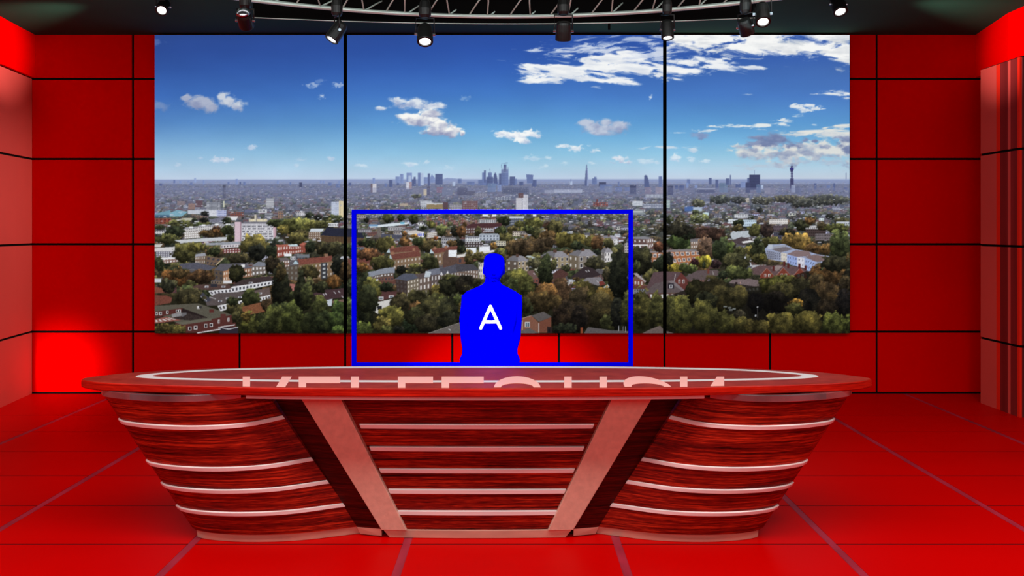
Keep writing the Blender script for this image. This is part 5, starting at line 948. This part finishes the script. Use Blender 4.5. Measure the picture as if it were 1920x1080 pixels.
YP = 5.95; S = YP / F
PC = 921.5
def pz(py): return CAMZ - (py - HOR) * S
def px_(p): return (p - PC) * S
body = bmesh.new()
def stack(bm, rows, n=28, e=2.0):
    """rows (z, xl, xr, depth half front, back, y offset) -> closed stack of rounded sections"""
    rings = []
    for (z, a, b, df, db, yo) in rows:
        c = (a + b) / 2; h = (b - a) / 2; rg = []
        for k in range(n):
            t = 2 * math.pi * k / n; ct_, st = math.cos(t), math.sin(t)
            X = math.copysign(abs(ct_) ** (2 / e), ct_) * h; D = df if st < 0 else db
            rg.append(bm.verts.new((c + X, yo + math.copysign(abs(st) ** (2 / e), st) * D, z)))
        rings.append(rg)
    for i in range(len(rings) - 1):
        for k in range(n): bm.faces.new((rings[i][k], rings[i][(k + 1) % n], rings[i + 1][(k + 1) % n], rings[i + 1][k]))
    bm.faces.new(rings[0][::-1]); bm.faces.new(rings[-1])
def R_(py, a, b, df, db, yo=0): return (pz(py), px_(a), px_(b), df, db, yo)
stack(body, [R_(475.2, 918, 932, .03, .03), R_(477, 913.5, 937.5, .055, .06), R_(481, 909.5, 942.5, .075, .082), R_(487, 907.2, 946, .088, .094), R_(497, 906.6, 946.8, .092, .098), R_(506, 906.8, 945.8, .092, .09), R_(514, 908.4, 943.4, .088, .075), R_(520, 911, 940, .08, .055), R_(526, 916, 934, .06, .03)])
stack(body, [R_(512, 910.5, 938.5, .045, .062, .02), R_(522, 910, 938, .05, .06, .02), R_(529, 909, 937.5, .055, .06, .02), R_(534.5, 903.5, 942, .06, .065, .018), R_(541, 889, 955.5, .07, .075, .015), R_(547.5, 873, 968.5, .08, .085, .012), R_(552, 870.5, 973.5, .088, .09, .01), R_(560, 869.5, 974.5, .098, .095, .006), R_(575, 872, 972, .108, .10, 0), R_(600, 874, 970, .108, .10, 0), R_(625, 877, 964, .102, .095, 0), R_(645, 878, 962, .10, .095, 0), R_(662, 876, 964, .104, .105, 0), R_(690, 872, 968, .106, .115, 0), R_(712, 876, 964, .10, .11, 0)], e=2.6)
def limb(bm, pts, rs, n=14): add_tube(bm, pts, rs, n)
for s in (-1, 1):
    sh = 875.5 if s < 0 else 968.5; el = 870 if s < 0 else 969.5; wr = 873.5 if s < 0 else 964
    limb(body, [(px_(sh), .005, pz(553)), (px_(sh + 1.2 * s), .005, pz(571)), (px_(el + .8 * s), .01, pz(600)), (px_(el), .012, pz(619)), (px_(el - 1.0 * s), .0, pz(632)), (px_(wr), -.02, pz(652)), (px_(wr + 1.0 * s), -.035, pz(666))], [.040, .040, .034, .031, .032, .027, .023])
    hx = px_(wr + 2.2 * s)
    limb(body, [(hx, -.037, pz(664)), (hx + .003 * s, -.045, pz(672)), (hx + .002 * s, -.05, pz(684))], [.022, .034, .026])
    for k in range(4):
        yy = -.078 + .019 * k; L_ = (.066, .076, .072, .056)[k]
        limb(body, [(hx, yy + .004, pz(682)), (hx - .004 * s, yy, pz(682) - L_ * .5), (hx - .016 * s, yy - .002, pz(682) - L_)], [.0095, .009, .0075], 8)
    limb(body, [(hx - .006 * s, -.072, pz(672)), (hx - .014 * s, -.092, pz(680)), (hx - .018 * s, -.098, pz(688))], [.011, .0105, .008], 8)
    lgx = px_(PC + 22 * s)
    limb(body, [(lgx, 0, pz(700)), (lgx, -.004, .60), (lgx + .004 * s, -.006, .43), (lgx + .006 * s, .012, .30), (lgx + .008 * s, .012, .10), (lgx + .008 * s, .012, .045)], [.088, .082, .056, .056, .036, .036])
    limb(body, [(lgx + .008 * s, .055, .034), (lgx + .01 * s, -.03, .034), (lgx + .014 * s, -.125, .026), (lgx + .015 * s, -.155, .022)], [.032, .038, .032, .022], 12)
    stack(body, [(pz(514.5), px_(905.5 if s < 0 else 942.5), px_(909.5 if s < 0 else 946.2), .018, .018, .012), (pz(508), px_(904.6 if s < 0 else 942), px_(909.5 if s < 0 else 946.9), .022, .024, .012), (pz(501), px_(905.2 if s < 0 else 942), px_(909.5 if s < 0 else 947.4), .018, .022, .014)], 12)
limb(body, [(px_(926.3), -.090, pz(499)), (px_(926.3), -.104, pz(507)), (px_(926.3), -.110, pz(511)), (px_(926.3), -.085, pz(513.5))], [.010, .013, .016, .012], 10)
for dx in (-1, 1): limb(body, [(px_(926.3 + 4 * dx), -.084, pz(498)), (px_(926.3 + 9.5 * dx), -.080, pz(498.6)), (px_(926.3 + 14 * dx), -.066, pz(500))], [.010, .012, .009], 8)
limb(body, [(px_(920), -.083, pz(517.5)), (px_(926.3), -.089, pz(517)), (px_(932.6), -.083, pz(517.5))], [.007, .010, .007], 8)
bmesh.ops.recalc_face_normals(body, faces=body.faces[:])
tmp = bpy.data.meshes.new('tmp'); body.to_mesh(tmp); body.free()
to = bpy.data.objects.new('tmp', tmp); COL.objects.link(to)
rm = to.modifiers.new('r', 'REMESH'); rm.mode = 'VOXEL'; rm.voxel_size = .0075
sm = to.modifiers.new('s', 'SMOOTH'); sm.iterations = 3; sm.factor = .5
dg = bpy.context.evaluated_depsgraph_get(); dg.update()
pm = bpy.data.meshes.new_from_object(to.evaluated_get(dg)); bpy.data.objects.remove(to); bpy.data.meshes.remove(tmp)
zmin = min(v.co.z for v in pm.vertices)
for v in pm.vertices: v.co.z -= zmin if v.co.z < .2 else 0
pm.name = 'person'
per = link('person', pm, M_blue, None, True); per.location = (px_(PC) + wx(PC, YP), YP, 0)
tag(per, 'solid blue person standing behind the desk with a white letter A on the chest', 'person')
# letter A on the chest, three rounded strokes following the front of the body
dg.update()
from mathutils.bvhtree import BVHTree
bv = BVHTree.FromPolygons([v.co for v in pm.vertices], [p.vertices[:] for p in pm.polygons])
bm = bmesh.new()
def stroke(a, b):
    n = 14; pts = []
    for k in range(n + 1):
        t = k / n; x = px_(a[0] + (b[0] - a[0]) * t); z = pz(a[1] + (b[1] - a[1]) * t)
        h = bv.ray_cast(Vector((x, -1, z)), Vector((0, 1, 0)))[0]
        pts.append(Vector((x, (h.y if h else -.1) - .001, z)))
    r = 3.05 * S
    d = (pts[-1] - pts[0]).normalized()
    pts = [pts[0] - d * r * .92, pts[0] - d * r * .6] + pts + [pts[-1] + d * r * .6, pts[-1] + d * r * .92]
    rs = [r * .35, r * .8] + [r] * (n + 1) + [r * .8, r * .35]
    add_tube(bm, pts, rs, 12)
for a, b in (((920.3, 572), (902.5, 612.5)), ((920.3, 572), (939, 612.5)), ((909, 600.5), (932, 600.5))): stroke(a, b)
for v in bm.verts:
    h = bv.ray_cast(Vector((v.co.x, -1, v.co.z)), Vector((0, 1, 0)))[0]
    if h: v.co.y = h.y - .003 + (v.co.y - h.y) * .18
tag(obj('letter', bm, M_white, per, smooth=True), 'white letter A')
# ---------------------------------------------------------------- lighting truss
def arc(x0, x1, ycen, sag, z, half=1.9, n=28, xc=-.03):
    out = []
    for k in range(n + 1):
        x = x0 + (x1 - x0) * k / n; out.append(Vector((x, ycen - sag * ((x - xc) / half) ** 2, z)))
    return out
ZC1, ZC2 = 3.45, 3.615
tr = thing('lighting_truss', 'curved black lighting truss with shiny bracing hung under the ceiling', 'truss', (-.03, 6.5, CEIL))
o_ = tr.location
def put(pts): return [Vector(p) - o_ for p in pts]
L1 = arc(-2.35, 2.3, 6.58, .45, ZC1); L2 = arc(-2.35, 2.3, 6.74, .40, ZC2); L3 = arc(-2.35, 2.3, 6.36, .45, ZC2)
for pts, r in ((L1, .017), (L2, .017), (L3, .017)):
    bm = bmesh.new(); add_tube(bm, put(pts), r, 10); obj('chord', bm, M_alu, tr, smooth=True)
random.seed(4)
for k in range(0, 28):
    a = L1[k]; b = (L2 if k % 2 else L3)[k + 1]; c = L1[k + 1]
    for p, q in ((a, b), (b, c)) if k % 2 == 0 else ((a, b),):
        bm = bmesh.new(); j = Vector((random.uniform(-.02, .02), 0, 0)); add_tube(bm, put([p, (p + q) / 2 + Vector((0, 0, .006)), q + j]), .0065, 7); obj('brace', bm, M_alu, tr, smooth=True)
for k in range(0, 28, 2):
    bm = bmesh.new(); add_tube(bm, put([L2[k], L3[k + 1]]), .006, 7); obj('brace', bm, M_alu, tr, smooth=True)
ft = arc(-2.08, 2.0, 6.62, .17, 3.40); 
bm = bmesh.new()
rings = [[bm.verts.new(Vector(p) - o_ + d) for d in (Vector((0, 0, 0)), Vector((0, .02, 0)), Vector((0, .02, .205)), Vector((0, 0, .205)))] for p in ft]
for i in range(len(rings) - 1):
    for k in range(4): bm.faces.new((rings[i][k], rings[i][(k + 1) % 4], rings[i + 1][(k + 1) % 4], rings[i + 1][k]))
bm.faces.new(rings[0]); bm.faces.new(rings[-1][::-1])
tag(obj('track_fascia', bm, M_gap, tr), 'curved black fascia strip')
bm = bmesh.new(); add_tube(bm, [Vector(p) - o_ + Vector((0, -.003, 0)) for p in ft], .004, 8); tag(obj('lower_lip', bm, M_alu, tr, smooth=True), 'thin bright lip')
for k in (3, 10, 18, 25):
    bm = bmesh.new(); add_tube(bm, [L2[k] - o_, Vector((L2[k].x, L2[k].y, CEIL)) - o_], .008, 8); obj('hanger', bm, M_black, tr)
for p, z1 in ((785, 52), (1142, 52)):
    bm = bmesh.new(); Yk = 6.6; x = wx(p, Yk) - o_.x; add_box(bm, x - .010, x + .010, .09, .105, wz(z1 + 4, Yk) - o_.z, 3.42 - o_.z); obj('bracket', bm, M_gap, tr)

# ---------------------------------------------------------------- spotlights
def spotlight(px, py, Y, d, length, rad, label, lens_on=True, mount=None, back=False):
    """px,py: pixel of the lamp mouth; d: pointing direction; the lamp hangs from `mount` (a point)"""
    mouth = Vector((wx(px, Y), Y, wz(py, Y))); d = Vector(d).normalized()
    tail = mouth - d * length; mid = mouth - d * length * .5
    mt = Vector(mount) if mount else Vector((mid.x, mid.y + .0, CEIL))
    root = thing('spotlight', label, 'spotlight', mt, 'stage spotlights')
    Mx = Matrix.Translation(mouth - mt) @ d.to_track_quat('Z', 'Y').to_matrix().to_4x4()
    bm = bmesh.new(); Lh = length
    add_lathe(bm, [(rad * .45, -Lh), (rad * .80, -Lh * .97), (rad * .92, -Lh * .84), (rad * .98, -Lh * .5), (rad, -Lh * .2), (rad * 1.0, -.004), (rad * .96, 0), (rad * .74, 0), (rad * .66, -.02)], Mx, 24)
    obj('body', bm, M_black, root, smooth=False, bevel=.0015)
    bm = bmesh.new(); add_lathe(bm, [(rad * .66, -.018), (rad * .64, -.006), (rad * .42, -.002), (rad * .1, -.001)], Mx, 24)
    obj('lens', bm, M_lens if lens_on else M_black, root, smooth=True)
    if back:
        bm = bmesh.new(); add_lathe(bm, [(rad * .95, -Lh - .012), (rad * .8, -Lh - .024), (rad * .45, -Lh - .034), (rad * .1, -Lh - .037)], Mx, 20); tag(obj('reflector', bm, M_refl, root, smooth=True), 'round silver housing')
    # yoke: two arms and a cross bar, then the stem
    ax = d.cross(Vector((0, 0, 1)));
    ax = Vector((1, 0, 0)) if ax.length < .1 else ax.normalized()
    topz = min(max(tail.z, mid.z) + rad * .9, mt.z - .01)
    hub = Vector((mid.x, mid.y, topz))
    bm = bmesh.new()
    add_tube(bm, [q - mt for q in (mid + ax * rad * 1.12, hub + ax * rad * 1.12, hub - ax * rad * 1.12, mid - ax * rad * 1.12)], .006, 8)
    obj('yoke', bm, M_black, root, smooth=True)
    for sg in (-1, 1):
        bm = bmesh.new(); add_tube(bm, [mid + ax * rad * .9 * sg - mt, mid + ax * rad * 1.28 * sg - mt], .011, 10); obj('knob', bm, M_refl, root)
    if (mt - hub).length > .01:
        bm = bmesh.new(); add_tube(bm, [hub - mt, Vector((0, 0, 0))], .009, 8); obj('stem', bm, M_black, root)
    bm = bmesh.new(); add_box(bm, -.022, .022, -.022, .022, -.03, .0); obj('ceiling_plate', bm, M_black, root, bevel=.004)
    if (mt - hub).length > .12:
        c = hub - mt; bm = bmesh.new()
        add_lathe(bm, [(rad * .55, 0), (rad * .75, .02), (rad * .80, .07), (rad * .62, .12), (rad * .40, .15)], Matrix.Translation(c), 16); obj('clamp', bm, M_black, root, bevel=.002)
    return root
def on_truss(px, Y=6.5):
    x = wx(px, Y); k = min(range(len(L1)), key=lambda i: abs(L1[i].x - x)); return (L1[k].x, L1[k].y - .03, ZC1 - .004)
spotlight(303, 20, 6.9, (.10, -.55, -.45), .16, .052, 'lit spotlight hung alone from the ceiling near the left fascia')
spotlight(463, 50, 5.5, (-.05, .75, -.55), 0.106, 0.051, 'unlit spotlight with a round silver back, leftmost on the truss', False, None, True)
spotlight(621, 75, 5.9, (-.45, -.25, -.80), 0.159, 0.054, 'lit spotlight tilted towards the left, beside the first screen joint')
spotlight(797, 79, 6.0, (.06, -.45, -.85), 0.152, 0.061, 'brightest lit spotlight, hanging over the middle screen by a black bracket')
spotlight(1056, 76, 6.05, (.0, .35, -.85), 0.142, 0.060, 'unlit black spotlight hanging over the big bright cloud', False)
spotlight(1252, 72, 5.95, (.02, -.22, -.95), 0.141, 0.047, 'lit spotlight hanging over the second screen joint')
spotlight(1402, 64, 5.6, (.35, .40, -.70), 0.114, 0.051, 'unlit spotlight tilted away, low beside the right end of the truss', False)
spotlight(1431, 42, 5.45, (-.10, -.50, -.80), 0.167, 0.051, 'lit spotlight high at the right end of the truss')
spotlight(1576, 23, 6.9, (.02, -.45, -.80), .19, .062, 'lit spotlight hung alone from the ceiling near the right fascia')
